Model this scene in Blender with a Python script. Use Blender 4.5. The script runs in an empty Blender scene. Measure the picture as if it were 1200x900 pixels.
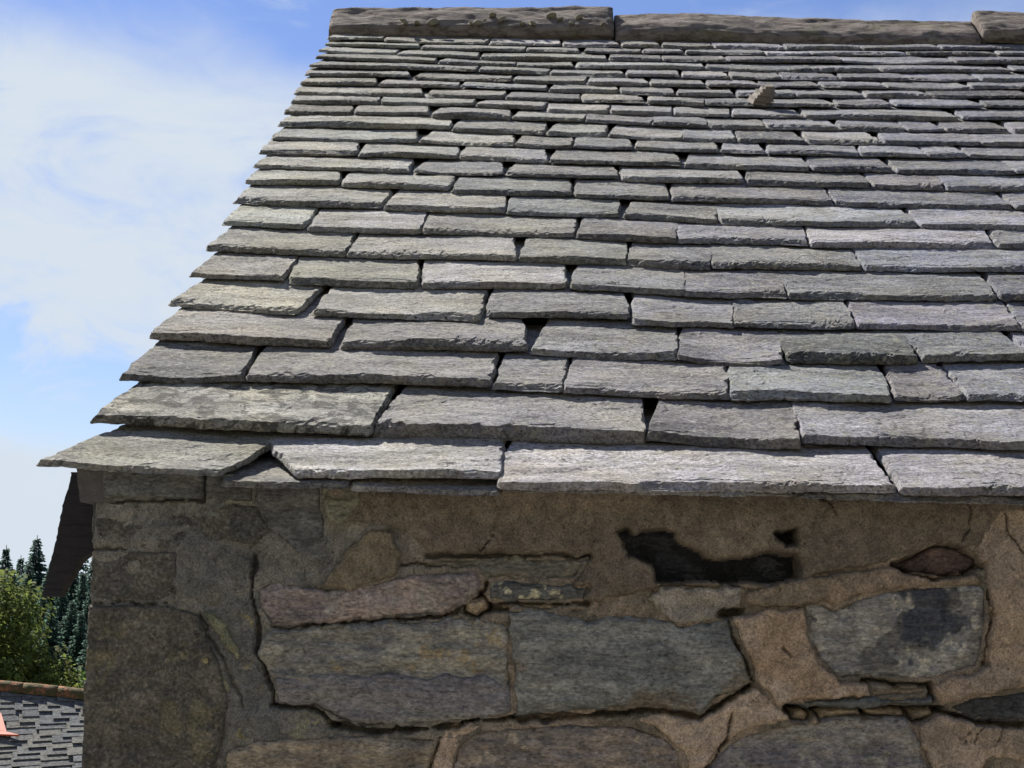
import bpy, math, random
import numpy as np
from mathutils import Matrix, Vector
R = math.radians
scene = bpy.context.scene
COL = scene.collection

# ------------------------------------------------------------------ camera
cam_d = bpy.data.cameras.new('camera'); cam = bpy.data.objects.new('camera', cam_d); COL.objects.link(cam)
cam_d.sensor_width = 36.0; cam_d.lens = 57.0; cam_d.clip_start = 0.05; cam_d.clip_end = 6000
CAM = Vector((0.0235, -2.4744, 2.1907))
rot = Matrix(((0.99978, -0.01797, 0.01094), (0.00853, -0.12917, -0.99159), (0.01924, 0.99146, -0.12898)))
cam.matrix_world = Matrix.Translation(CAM) @ rot.to_4x4()
scene.camera = cam

# ------------------------------------------------------------------ sky + sun
SUN_EL, SUN_AZ = 45.0, -38.0          # azimuth measured from +Y (behind the ridge) towards +X
world = bpy.data.worlds.new('World'); scene.world = world; world.use_nodes = True
nt = world.node_tree; nt.nodes.clear()
def wn(t, **k):
    n = nt.nodes.new(t)
    for a, b in k.items(): setattr(n, a, b)
    return n
wout = wn('ShaderNodeOutputWorld'); sky = wn('ShaderNodeTexSky', sky_type='NISHITA', sun_disc=False)
sky.sun_elevation = R(SUN_EL); sky.sun_rotation = R(SUN_AZ); sky.altitude = 300; sky.air_density = 1.25; sky.dust_density = 0.25; sky.ozone_density = 1.7
bg = wn('ShaderNodeBackground'); bg.inputs[1].default_value = 0.050
cl = wn('ShaderNodeBackground'); cl.inputs[0].default_value = (0.80, 0.89, 1.0, 1); cl.inputs[1].default_value = 0.355
tc = wn('ShaderNodeTexCoord')
def wmath(op, a, b=None, clamp=False):
    n = wn('ShaderNodeMath', operation=op, use_clamp=clamp)
    for i, v in enumerate((a, b)):
        if v is None: continue
        if isinstance(v, (int, float)): n.inputs[i].default_value = v
        else: nt.links.new(v, n.inputs[i])
    return n.outputs[0]
def wnoise(scale, detail, rough, loc, stretch, dist=0.0):
    mp = wn('ShaderNodeMapping'); mp.inputs['Location'].default_value = loc; mp.inputs['Scale'].default_value = stretch
    nt.links.new(tc.outputs['Generated'], mp.inputs[0])
    n = wn('ShaderNodeTexNoise'); n.inputs['Scale'].default_value = scale; n.inputs['Detail'].default_value = detail
    n.inputs['Roughness'].default_value = rough; n.inputs['Distortion'].default_value = dist
    nt.links.new(mp.outputs[0], n.inputs['Vector']); return n.outputs['Fac']
warp = wnoise(3.4, 3, 0.5, (2.3, 0.4, 7.3), (1, 1, 1.6), 0.3)
fine = wnoise(11, 7, 0.6, (1.7, 5.2, 0.3), (1, 1, 2.2), 0.6)
sep = wn('ShaderNodeSeparateXYZ'); nt.links.new(tc.outputs['Generated'], sep.inputs[0])
zw = wmath('ADD', sep.outputs[2], wmath('MULTIPLY', wmath('SUBTRACT', warp, 0.5), 0.16))
zw = wmath('ADD', zw, wmath('MULTIPLY', wmath('SUBTRACT', fine, 0.5), 0.10))
# layers of cloud by height above the horizon, blue streak between them, scattered cloud higher up
ramp = wn('ShaderNodeValToRGB'); nt.links.new(zw, ramp.inputs[0]); el = ramp.color_ramp.elements
stops = [(0.0, 0.95), (0.090, 0.85), (0.108, 0.02), (0.134, 0.02), (0.160, 0.78), (0.27, 0.88), (0.308, 0.46), (0.340, 0.0), (0.50, 0.05), (0.62, 0.45), (0.78, 0.10), (1.0, 0.25)]
el[0].position, el[0].color = stops[0][0], (stops[0][1],)*3+(1,)
el[1].position, el[1].color = stops[-1][0], (stops[-1][1],)*3+(1,)
for p_, v_ in stops[1:-1]:
    q_ = el.new(p_); q_.color = (v_, v_, v_, 1)
f = wmath('ADD', ramp.outputs[0], wmath('MULTIPLY', wmath('SUBTRACT', fine, 0.5), 2.2), True)
sm = wn('ShaderNodeMapRange', interpolation_type='SMOOTHSTEP'); nt.links.new(f, sm.inputs[0])
mx = wn('ShaderNodeMixShader')
tint = wn('ShaderNodeMix', data_type='RGBA', blend_type='MULTIPLY'); tint.inputs[0].default_value = 1.0; tint.inputs[7].default_value = (0.66, 0.70, 0.96, 1)
nt.links.new(sky.outputs[0], tint.inputs[6]); nt.links.new(tint.outputs[2], bg.inputs[0]); nt.links.new(sm.outputs[0], mx.inputs[0])
nt.links.new(bg.outputs[0], mx.inputs[1]); nt.links.new(cl.outputs[0], mx.inputs[2]); nt.links.new(mx.outputs[0], wout.inputs[0])

sd = bpy.data.lights.new('sun', 'SUN'); sd.energy = 5.0; sd.angle = R(0.5); sd.color = (1.0, 0.955, 0.88)
sun = bpy.data.objects.new('sun', sd); COL.objects.link(sun)
sv = Vector((math.sin(R(SUN_AZ))*math.cos(R(SUN_EL)), math.cos(R(SUN_AZ))*math.cos(R(SUN_EL)), math.sin(R(SUN_EL))))
sun.rotation_euler = sv.to_track_quat('Z', 'Y').to_euler()
scene.render.engine = 'CYCLES'
vs = scene.view_settings; vs.view_transform = 'Standard'; vs.look = 'None'; vs.exposure = 1.27; vs.gamma = 1.0; vs.use_curve_mapping = False

# ------------------------------------------------------------------ traced layout, metres
# ROWS: slates course by course from the eaves: u, v of the tail's two corners on the roof slope, lean of the two sides
ROWS=[
 [(-0.722,0.054,-0.437,0.034,0.327,0.319),(-0.324,0.036,-0.02,0.043,-0.487,0.038),(-0.022,0.008,0.571,0.018,0.08,-0.037),(0.583,0.016,0.926,0.022,0.014,0.02)],
 [(-0.686,0.226,-0.23,0.193,0.124,0.021),(-0.225,0.213,0.21,0.206,0.147,0.035),(0.215,0.21,0.456,0.187,0.081,-0.006),(0.465,0.201,0.892,0.203,0.013,-0.094)],
 [(-0.681,0.409,-0.472,0.411,0.106,-0.017),(-0.466,0.411,-0.043,0.404,0.026,0.025),(-0.036,0.393,0.08,0.387,0.028,0.012),(0.083,0.38,0.361,0.37,0.046,0.048),(0.365,0.367,0.638,0.372,0.084,0.07),(0.643,0.376,0.761,0.378,0.113,-0.019),(0.768,0.378,0.989,0.381,0.014,0.031)],
 [(-0.676,0.607,-0.342,0.572,0.047,-0.022),(-0.318,0.569,0.016,0.572,0.035,-0.03),(0.026,0.56,0.285,0.543,0.096,0.042),(0.288,0.539,0.474,0.532,0.078,0.051),(0.486,0.545,0.718,0.548,0.007,0.043),(0.729,0.557,0.921,0.578,-0.003,0.013),(0.925,0.57,1.221,0.58,0.061,0.119)],
 [(-0.678,0.779,-0.42,0.744,0.1,0.027),(-0.393,0.741,-0.074,0.724,0.034,0.017),(-0.062,0.748,0.211,0.743,0.03,-0.007),(0.214,0.724,0.406,0.711,0.027,0.049),(0.409,0.716,0.635,0.713,0.085,0.032),(0.641,0.718,0.949,0.724,0.068,0.087),(0.953,0.715,1.161,0.721,0.094,0.127)],
 [(-0.669,0.949,-0.48,0.932,0.031,-0.019),(-0.465,0.922,-0.208,0.91,-0.066,-0.049),(-0.198,0.91,0.096,0.921,0.007,-0.009),(0.101,0.916,0.328,0.896,0.016,0.034),(0.328,0.886,0.529,0.881,0.068,0.078),(0.534,0.882,0.949,0.893,0.058,0.088),(0.959,0.904,1.258,0.909,0.076,0.163)],
 [(-0.668,1.124,-0.37,1.099,0.005,-0.048),(-0.364,1.094,-0.01,1.09,0.001,-0.048),(-0.004,1.085,0.219,1.074,0.045,0.036),(0.221,1.074,0.394,1.061,0.061,0.096),(0.4,1.062,0.711,1.067,0.097,0.056),(0.716,1.067,1.122,1.078,0.074,0.142)],
 [(-0.672,1.304,-0.48,1.289,0.002,-0.037),(-0.473,1.277,-0.225,1.266,-0.009,-0.008),(-0.219,1.272,0.117,1.266,0.002,0.019),(0.121,1.254,0.338,1.235,0.033,0.041),(0.342,1.235,0.624,1.233,0.05,0.055),(0.632,1.227,1.028,1.231,0.072,0.131),(1.039,1.231,1.334,1.236,0.109,0.153)],
 [(-0.675,1.481,-0.327,1.46),(-0.324,1.446,-0.04,1.435),(-0.038,1.428,0.224,1.423),(0.228,1.416,0.447,1.389),(0.45,1.382,0.897,1.382),(0.901,1.375,1.269,1.383)],
 [(-0.68,1.652,-0.448,1.651),(-0.444,1.635,-0.177,1.621),(-0.174,1.599,0.117,1.587),(0.121,1.573,0.347,1.564),(0.351,1.557,0.733,1.551),(0.737,1.544,1.153,1.548),(1.157,1.541,1.44,1.55)],
 [(-0.683,1.795,-0.285,1.771),(-0.278,1.764,-0.051,1.754),(-0.049,1.754,0.238,1.748),(0.24,1.732,0.544,1.727),(0.549,1.72,0.852,1.715),(0.854,1.708,1.03,1.703),(1.033,1.696,1.411,1.711)],
 [(-0.688,1.931,-0.434,1.93),(-0.431,1.922,-0.171,1.913),(-0.169,1.913,0.062,1.902),(0.064,1.893,0.402,1.873),(0.406,1.865,0.725,1.86),(0.729,1.852,0.938,1.857),(0.943,1.849,1.243,1.859),(1.247,1.86,1.548,1.87)],
 [(-0.683,2.086,-0.288,2.084),(-0.283,2.075,-0.028,2.055),(-0.026,2.055,0.125,2.047),(0.128,2.047,0.287,2.04),(0.29,2.04,0.51,2.018),(0.513,2.018,0.634,2.009),(0.637,2.009,0.877,2.007),(0.879,2.007,1.054,2.009),(1.056,2.009,1.162,2.016),(1.165,2.017,1.464,2.018)],
 [(-0.688,2.241,-0.21,2.244),(-0.206,2.214,0.051,2.193),(0.054,2.193,0.221,2.185),(0.223,2.175,0.425,2.151),(0.427,2.151,0.569,2.141),(0.573,2.142,0.762,2.145),(0.764,2.145,0.967,2.149),(0.97,2.149,1.229,2.148),(1.233,2.148,1.483,2.155)],
 [(-0.691,2.385,-0.497,2.388),(-0.494,2.388,-0.274,2.393),(-0.27,2.372,-0.042,2.357),(-0.04,2.357,0.162,2.34),(0.164,2.34,0.349,2.312),(0.352,2.312,0.51,2.293),(0.512,2.293,0.671,2.294),(0.673,2.294,0.871,2.298),(0.873,2.298,1.059,2.29),(1.061,2.291,1.167,2.298),(1.169,2.298,1.352,2.301),(1.357,2.301,1.576,2.306)],
 [(-0.688,2.516,-0.432,2.523),(-0.429,2.523,-0.152,2.521),(-0.15,2.51,0.052,2.481),(0.057,2.459,0.236,2.45),(0.238,2.45,0.421,2.442),(0.424,2.442,0.586,2.432),(0.589,2.432,0.794,2.436),(0.799,2.437,1.245,2.447),(1.25,2.447,1.6,2.461)],
 [(-0.698,2.641,-0.308,2.646),(-0.299,2.624,-0.07,2.617),(-0.065,2.606,0.16,2.6),(0.163,2.589,0.352,2.591),(0.354,2.591,0.523,2.569),(0.528,2.57,0.717,2.572),(0.719,2.572,0.914,2.586),(0.917,2.586,1.085,2.599),(1.087,2.599,1.356,2.607),(1.358,2.607,1.596,2.613)],
 [(-0.696,2.774,-0.461,2.785),(-0.457,2.767,-0.206,2.761),(-0.203,2.762,0.06,2.745),(0.065,2.733,0.277,2.725),(0.282,2.713,0.448,2.702),(0.451,2.702,0.628,2.703),(0.634,2.704,0.811,2.705),(0.814,2.705,1.024,2.721),(1.027,2.721,1.228,2.724),(1.233,2.724,1.546,2.747)],
 [(-0.702,2.9,-0.368,2.906),(-0.358,2.875,-0.049,2.86),(-0.046,2.86,0.179,2.852),(0.184,2.84,0.377,2.842),(0.382,2.83,0.553,2.83),(0.555,2.831,0.724,2.831),(0.727,2.831,0.913,2.845),(0.918,2.845,1.114,2.848),(1.116,2.848,1.376,2.867),(1.379,2.867,1.611,2.885)],
 [(-0.707,3.032,-0.162,2.994),(-0.16,2.994,0.063,2.971),(0.071,2.972,0.307,2.977),(0.31,2.977,0.483,2.977),(0.487,2.965,0.641,2.964),(0.644,2.964,0.802,2.963),(0.805,2.963,0.988,2.964),(0.991,2.964,1.21,2.968),(1.213,2.968,1.435,2.985),(1.438,2.985,1.713,3.006)],
 [(-0.706,3.171,-0.301,3.132),(-0.298,3.119,-0.042,3.097),(-0.039,3.084,0.146,3.085),(0.155,3.085,0.576,3.105),(0.577,3.091,0.919,3.091),(0.922,3.091,1.145,3.108),(1.148,3.108,1.579,3.142),(1.585,3.142,1.815,3.16)],
 [(-0.712,3.286,-0.445,3.249),(-0.441,3.235,-0.165,3.214),(-0.162,3.2,0.262,3.219),(0.265,3.22,0.443,3.219),(0.445,3.22,0.66,3.223),(0.666,3.223,1.044,3.239),(1.049,3.239,1.423,3.269),(1.429,3.269,1.771,3.296)],
 [(-0.699,3.393,-0.374,3.374),(-0.37,3.359,-0.011,3.343),(-0.008,3.344,0.177,3.344),(0.186,3.344,0.382,3.345),(0.385,3.346,0.53,3.357),(0.533,3.358,0.802,3.364),(0.806,3.35,0.958,3.362),(0.961,3.362,1.295,3.389),(1.298,3.39,1.603,3.414),(1.609,3.415,1.87,3.436)],
 [(-0.705,3.51,-0.512,3.51),(-0.506,3.487,-0.145,3.47),(-0.138,3.455,0.109,3.46),(0.118,3.445,0.315,3.461),(0.318,3.461,0.456,3.457),(0.459,3.457,0.638,3.457),(0.644,3.457,0.885,3.462),(0.888,3.462,1.15,3.468),(1.153,3.468,1.432,3.506),(1.435,3.507,1.782,3.535)],
]
POLY={
 'S_purple':[(-0.386,2.192),(-0.363,2.206),(-0.306,2.199),(-0.256,2.195),(-0.205,2.207),(-0.153,2.22),(-0.053,2.227),(-0.042,2.205),(-0.056,2.186),(-0.1,2.158),(-0.177,2.152),(-0.255,2.145),(-0.36,2.137),(-0.377,2.161)],
 'S_ledge':[(-0.363,2.131),(-0.255,2.141),(-0.177,2.147),(-0.1,2.153),(-0.042,2.152),(-0.007,2.15),(0.001,2.111),(0.005,2.045),(-0.046,2.059),(-0.123,2.055),(-0.175,2.059),(-0.226,2.053),(-0.277,2.054),(-0.342,2.053),(-0.358,2.065),(-0.378,2.097),(-0.37,2.122)],
 'S_long':[(-0.352,2.063),(-0.278,2.071),(-0.226,2.067),(-0.175,2.075),(-0.124,2.069),(-0.047,2.075),(0.005,2.06),(0.007,2.013),(-0.045,2.007),(-0.122,1.998),(-0.211,1.99),(-0.25,1.999),(-0.289,2.019),(-0.347,2.025)],
 'S_right':[(-0.008,2.17),(0.054,2.168),(0.119,2.157),(0.183,2.165),(0.261,2.151),(0.328,2.164),(0.338,2.136),(0.36,2.072),(0.351,2.06),(0.312,2.042),(0.287,2.02),(0.236,2.028),(0.185,2.029),(0.121,2.021),(0.011,2.013),(0.005,2.111)],
 'S_lichen':[(-0.034,2.206),(-0.011,2.214),(0.054,2.211),(0.121,2.205),(0.111,2.187),(0.054,2.18),(0.003,2.181),(-0.03,2.184)],
 'S_under':[(-0.154,2.234),(-0.076,2.243),(0.001,2.249),(0.118,2.248),(0.1,2.215),(0.054,2.212),(-0.011,2.216),(-0.039,2.212),(-0.05,2.228)],
 'S_blue':[(0.441,2.18),(0.47,2.191),(0.487,2.181),(0.518,2.196),(0.595,2.214),(0.673,2.219),(0.715,2.217),(0.719,2.182),(0.713,2.127),(0.7,2.095),(0.632,2.077),(0.53,2.078),(0.498,2.073),(0.466,2.101),(0.447,2.138)],
 'S_red':[(0.579,2.248),(0.615,2.263),(0.648,2.278),(0.68,2.275),(0.708,2.253),(0.686,2.237),(0.647,2.233),(0.596,2.237)],
 'S_thin':[(0.417,2.043),(0.517,2.047),(0.632,2.052),(0.637,2.04),(0.529,2.035),(0.421,2.034)],
 'S_wedge':[(0.644,2.037),(0.695,2.055),(0.779,2.066),(0.849,2.069),(0.85,2.026),(0.771,2.017),(0.695,2.021)],
 'S_low_r':[(0.29,1.934),(0.325,1.978),(0.364,1.997),(0.421,2.01),(0.517,2.022),(0.593,2.019),(0.609,1.994),(0.628,1.941),(0.617,1.872),(0.3,1.866)],
 'S_low_m':[(-0.076,1.968),(-0.045,1.992),(0.057,2.001),(0.185,2.003),(0.234,1.987),(0.257,1.964),(0.262,1.933),(0.256,1.865),(-0.068,1.871),(-0.084,1.933)],
 'S_low_l':[(-0.425,1.945),(-0.402,1.963),(-0.339,1.974),(-0.224,1.98),(-0.105,1.979),(-0.11,1.951),(-0.12,1.92),(-0.106,1.87),(-0.398,1.852)],
 'S_mid1':[(0.536,2.074),(0.581,2.068),(0.625,2.067),(0.623,2.052),(0.542,2.049)],
 'S_peb1':[(0.421,2.03),(0.44,2.032),(0.453,2.023),(0.446,2.013),(0.425,2.015)],
 'S_peb2':[(0.459,2.031),(0.523,2.034),(0.529,2.023),(0.466,2.017)],
 'S_peb3':[(0.532,2.033),(0.593,2.035),(0.596,2.02),(0.536,2.023)],
 'S_peb4':[(0.598,2.034),(0.631,2.036),(0.638,2.025),(0.606,2.015)],
 'S_chip1':[(-0.065,2.181),(-0.041,2.186),(-0.033,2.171),(-0.049,2.158),(-0.068,2.165)],
 'S_chip2':[(-0.019,2.176),(0.054,2.178),(0.119,2.174),(0.114,2.161),(0.054,2.17),(-0.01,2.17)],
 'S_slate':[(-0.395,2.361),(-0.291,2.36),(-0.285,2.272),(-0.323,2.245),(-0.366,2.283),(-0.396,2.322)],
 'S_slab2':[(-0.268,2.36),(-0.17,2.36),(-0.13,2.327),(-0.169,2.306),(-0.234,2.312),(-0.277,2.337)],
 'S_green':[(-0.288,2.355),(-0.22,2.361),(-0.224,2.325),(-0.253,2.292),(-0.278,2.291)],
 'Q_slab':[(-0.626,2.376),(-0.471,2.379),(-0.47,2.328),(-0.621,2.326)],
 'Q_slab2':[(-0.468,2.379),(-0.399,2.38),(-0.395,2.324),(-0.43,2.327),(-0.466,2.325)],
 'Q_kneel':[(-0.671,2.382),(-0.629,2.383),(-0.625,2.322),(-0.647,2.317),(-0.671,2.332)],
 'Q_1':[(-0.639,2.32),(-0.472,2.323),(-0.391,2.319),(-0.366,2.281),(-0.388,2.257),(-0.438,2.266),(-0.505,2.249),(-0.637,2.25)],
 'Q_2':[(-0.636,2.244),(-0.508,2.246),(-0.5,2.19),(-0.511,2.172),(-0.635,2.171)],
 'Q_2b':[(-0.5,2.242),(-0.438,2.256),(-0.393,2.237),(-0.396,2.192),(-0.434,2.163),(-0.463,2.17),(-0.497,2.175)],
 'Q_3':[(-0.636,2.163),(-0.508,2.164),(-0.468,2.15),(-0.436,2.083),(-0.42,2.026),(-0.426,1.966),(-0.441,1.911),(-0.633,1.907)],
 'Q_4':[(-0.632,1.902),(-0.375,1.907),(-0.37,1.791),(-0.496,1.776),(-0.628,1.773)],
 'M_lich1':[(-0.465,2.158),(-0.449,2.163),(-0.422,2.134),(-0.403,2.096),(-0.407,2.087),(-0.432,2.112),(-0.454,2.14)],
 'M_lich2':[(-0.497,2.133),(-0.479,2.139),(-0.455,2.108),(-0.43,2.067),(-0.41,2.033),(-0.42,2.024),(-0.445,2.051),(-0.469,2.089)],
 'M_grey':[(-0.426,2.163),(-0.388,2.18),(-0.38,2.122),(-0.378,2.093),(-0.357,2.047),(-0.345,2.015),(-0.286,2.011),(-0.252,1.992),(-0.224,1.982),(-0.339,1.975),(-0.396,1.966),(-0.418,1.974),(-0.398,2.014),(-0.403,2.052),(-0.431,2.105)],
 'M_top':[(-0.269,2.379),(0.474,2.393),(1.064,2.403),(1.062,2.336),(0.739,2.33),(0.712,2.278),(0.68,2.277),(0.641,2.28),(0.609,2.265),(0.557,2.249),(0.467,2.232),(0.396,2.207),(0.325,2.211),(0.219,2.209),(0.132,2.182),(0.106,2.184),(0.121,2.205),(0.095,2.209),(0.118,2.248),(0.053,2.255),(0.001,2.254),(-0.076,2.25),(-0.122,2.252),(-0.155,2.281),(-0.208,2.296),(-0.266,2.295),(-0.281,2.337)],
 'M_ochre':[(-0.291,2.197),(-0.258,2.24),(-0.218,2.286),(-0.179,2.282),(-0.165,2.248),(-0.172,2.22),(-0.205,2.206),(-0.243,2.195)],
 'M_band':[(0.353,2.204),(0.396,2.213),(0.467,2.229),(0.576,2.242),(0.596,2.234),(0.647,2.229),(0.699,2.234),(0.719,2.22),(0.595,2.215),(0.518,2.198),(0.49,2.182),(0.47,2.192),(0.438,2.18),(0.38,2.177),(0.353,2.186)],
 'M_tan':[(0.338,2.163),(0.38,2.174),(0.438,2.178),(0.446,2.137),(0.463,2.099),(0.497,2.071),(0.532,2.074),(0.54,2.05),(0.421,2.042),(0.404,2.033),(0.385,2.057),(0.369,2.08),(0.361,2.105),(0.342,2.136)],
 'M_right':[(0.733,2.335),(1.062,2.349),(1.052,2.062),(0.9,2.078),(0.779,2.07),(0.695,2.057),(0.644,2.04),(0.629,2.07),(0.704,2.093),(0.717,2.125),(0.723,2.178),(0.721,2.214),(0.712,2.247),(0.699,2.277)],
 'M_low':[(0.187,2.009),(0.236,2.023),(0.287,2.014),(0.323,2.033),(0.364,2.065),(0.385,2.052),(0.404,2.03),(0.422,2.015),(0.364,1.999),(0.325,1.981),(0.287,1.934),(0.27,1.934),(0.259,1.967),(0.236,1.989),(0.217,2.001)],
 'M_low2':[(-0.103,1.975),(-0.094,1.995),(-0.009,2.003),(-0.045,1.992),(-0.073,1.97),(-0.082,1.933),(-0.08,1.871),(-0.112,1.87),(-0.114,1.932)],
 'M_lowr':[(0.613,2.007),(0.642,2.027),(0.695,2.016),(0.777,2.012),(0.873,2.019),(0.871,1.971),(0.776,1.965),(0.719,1.961),(0.7,1.942),(0.63,1.941)],
 'M_pale':[(0.205,2.19),(0.228,2.207),(0.286,2.207),(0.348,2.208),(0.346,2.178),(0.319,2.165),(0.276,2.155),(0.248,2.15),(0.222,2.168)],
 'H_cav':[(0.159,2.29),(0.173,2.295),(0.189,2.287),(0.199,2.293),(0.234,2.296),(0.251,2.292),(0.257,2.277),(0.29,2.263),(0.296,2.254),(0.325,2.251),(0.339,2.255),(0.367,2.258),(0.391,2.263),(0.433,2.261),(0.44,2.238),(0.431,2.218),(0.415,2.213),(0.26,2.213),(0.219,2.212),(0.214,2.239),(0.194,2.246),(0.173,2.251),(0.168,2.271)],
 'H_cav2':[(0.397,2.292),(0.431,2.298),(0.435,2.274),(0.415,2.272),(0.405,2.285)],
}
CRACKS=[
 (0.0091,0.03,[(-0.36,2.135),(-0.255,2.144),(-0.177,2.149),(-0.1,2.157),(-0.068,2.178),(-0.039,2.199),(-0.037,2.208)]),
 (0.0104,0.035,[(-0.262,1.992),(-0.211,1.985),(-0.122,1.993),(-0.045,2.002),(0.006,2.008)]),
 (0.0104,0.035,[(0.006,2.008),(0.108,2.014),(0.172,2.022),(0.236,2.022),(0.287,2.015),(0.319,2.035),(0.36,2.063)]),
 (0.0052,0.02,[(0.325,2.163),(0.34,2.124),(0.364,2.071)]),
 (0.013,0.035,[(-0.047,2.186),(-0.029,2.171),(-0.004,2.172)]),
 (0.0078,0.025,[(-0.034,2.18),(0.054,2.178),(0.119,2.182)]),
 (0.0078,0.02,[(-0.128,2.246),(-0.076,2.246),(0.001,2.251),(0.118,2.25)]),
 (0.0065,0.022,[(-0.388,2.237),(-0.391,2.192),(-0.38,2.154),(-0.38,2.103),(-0.357,2.053),(-0.351,2.021)]),
 (0.0078,0.03,[(-0.353,2.021),(-0.289,2.014),(-0.26,1.992)]),
 (0.0039,0.012,[(-0.631,2.167),(-0.527,2.167),(-0.508,2.172),(-0.508,2.193)]),
 (0.0032,0.01,[(-0.635,2.246),(-0.57,2.249)]),
 (0.0039,0.015,[(-0.624,2.322),(-0.469,2.324),(-0.47,2.363)]),
 (0.0065,0.025,[(0.576,2.246),(0.621,2.228),(0.686,2.232),(0.712,2.249)]),
 (0.0104,0.035,[(0.527,2.074),(0.568,2.07),(0.627,2.072),(0.632,2.05)]),
 (0.013,0.035,[(0.415,2.03),(0.517,2.031),(0.625,2.034),(0.644,2.035)]),
 (0.0078,0.03,[(0.644,2.032),(0.695,2.016),(0.777,2.014)]),
 (0.0046,0.02,[(0.72,2.214),(0.724,2.176),(0.717,2.137),(0.709,2.099)]),
 (0.0039,0.009,[(-0.468,2.152),(-0.431,2.089),(-0.398,2.02)]),
 (0.0182,0.04,[(0.322,2.17),(0.346,2.172)]),
 (0.0026,0.008,[(0.681,2.357),(0.694,2.329),(0.687,2.3),(0.671,2.277)]),
 (0.0032,0.01,[(0.742,2.33),(0.751,2.298),(0.776,2.26)]),
 (0.0026,0.008,[(0.461,2.351),(0.483,2.335),(0.487,2.319)]),
 (0.0039,0.015,[(-0.102,1.98),(-0.108,1.951),(-0.116,1.926)]),
 (0.0039,0.015,[(0.332,2.022),(0.328,1.985),(0.29,1.934)]),
 (0.0026,0.007,[(0.688,2.004),(0.679,1.985)]),
 (0.0026,0.007,[(0.707,2.011),(0.692,1.986)]),
 (0.0026,0.007,[(0.735,2.009),(0.726,1.986)]),
 (0.0032,0.01,[(0.408,2.121),(0.422,2.104)]),
 (0.0026,0.008,[(-0.051,2.248),(-0.028,2.279)]),
 (0.0052,0.015,[(-0.167,2.235),(-0.141,2.233),(-0.05,2.235)]),
]
BRACKET= [(-0.709, 2.365), (-0.713, 2.344), (-0.719, 2.323), (-0.722, 2.303), (-0.724, 2.285), (-0.729, 2.255), (-0.736, 2.22), (-0.744, 2.175), (-0.721, 2.173), (-0.704, 2.203), (-0.686, 2.242), (-0.671, 2.272), (-0.656, 2.325), (-0.658, 2.366)]
CONIFERS = [(-34.5, 112, 6.2), (-36.0, 110, 5.4), (-36.5, 115, 4.8), (-35.4, 120, 5.4), (-38.9, 114, 4.9), (-33.0, 116, 4.6), (-31.9, 118, 5.2), (-41.6, 118, 5.8), (-31.7, 106, 4.0), (-33.6, 104, 3.9), (-33.7, 108, 4.2), (-29.2, 105, 3.7), (-35.2, 105, 3.6), (-29.1, 100, 3.2), (-29.0, 110, 4.1), (-29.1, 115, 5.1), (-31.0, 98, 2.9), (-28.8, 95, 2.5), (-26.2, 96, 2.6), (-31.8, 96, 2.3), (-26.2, 92, 1.8), (-34.7, 100, 3.1), (-24.8, 95, 2.1), (-40.7, 112, 4.8), (-27.1, 112, 4.5), (-26.8, 90, 1.6), (-23.8, 88, 0.9), (-25.1, 90, 1.2)]
# ------------------------------------------------------------------ helpers
def vn(x, y, seed=0):
    xi = np.floor(x).astype(np.int64); yi = np.floor(y).astype(np.int64)
    fx = x-xi; fy = y-yi
    fx = fx*fx*fx*(fx*(fx*6-15)+10); fy = fy*fy*fy*(fy*(fy*6-15)+10)
    def h(a, b):
        k = (a*374761393+b*668265263+seed*974634021) & 0xffffffff
        k = ((k ^ (k >> 13))*1274126177) & 0xffffffff
        k = ((k ^ (k >> 15))*2246822519) & 0xffffffff
        return ((k ^ (k >> 16)) & 0xffffff)/float(0xffffff)*2-1
    a = h(xi, yi)*(1-fx)+h(xi+1, yi)*fx; b = h(xi, yi+1)*(1-fx)+h(xi+1, yi+1)*fx
    return a*(1-fy)+b*fy
def fbm(x, y, seed=0, o=4, g=0.5):
    s = 0; a = 1; t = 0
    for i in range(o):
        s = s+a*vn(x*2**i+17.3*i, y*2**i-9.1*i, seed+i*31); t += a; a *= g
    return s/t*1.5
def smooth(a, b, x):
    t = np.clip((x-a)/(b-a), 0, 1); return t*t*(3-2*t)
def mesh_np(name, V, Q, T=None, ngons=(), smooth_shade=True, col=None):
    """V (n,3), Q (m,4) quads, T (k,3) tris, ngons lists"""
    me = bpy.data.meshes.new(name)
    Q = np.asarray(Q, np.int32).reshape(-1, 4); T = np.zeros((0, 3), np.int32) if T is None else np.asarray(T, np.int32).reshape(-1, 3)
    loops = np.concatenate([Q.ravel(), T.ravel()]+[np.asarray(n, np.int32) for n in ngons])
    tot = np.concatenate([np.full(len(Q), 4), np.full(len(T), 3), np.array([len(n) for n in ngons], int)]).astype(np.int32)
    st = np.concatenate([[0], np.cumsum(tot)[:-1]]).astype(np.int32)
    me.vertices.add(len(V)); me.vertices.foreach_set('co', np.asarray(V, np.float32).ravel())
    me.loops.add(len(loops)); me.loops.foreach_set('vertex_index', loops)
    me.polygons.add(len(tot)); me.polygons.foreach_set('loop_start', st); me.polygons.foreach_set('loop_total', tot)
    me.update(calc_edges=True); me.validate()
    me.polygons.foreach_set('use_smooth', np.full(len(me.polygons), smooth_shade, bool))
    if col is not None:
        at = me.color_attributes.new('Col', 'FLOAT_COLOR', 'POINT')
        at.data.foreach_set('color', np.concatenate([np.clip(col, 0, 1), np.ones((len(col), 1))], 1).astype(np.float32).ravel())
    return me
def obj(name, me, mat=None, parent=None, color=None):
    o = bpy.data.objects.new(name, me); COL.objects.link(o)
    if mat and me: me.materials.append(mat)
    if parent: o.parent = parent
    if color: o.color = (*color, 1)
    return o
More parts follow.
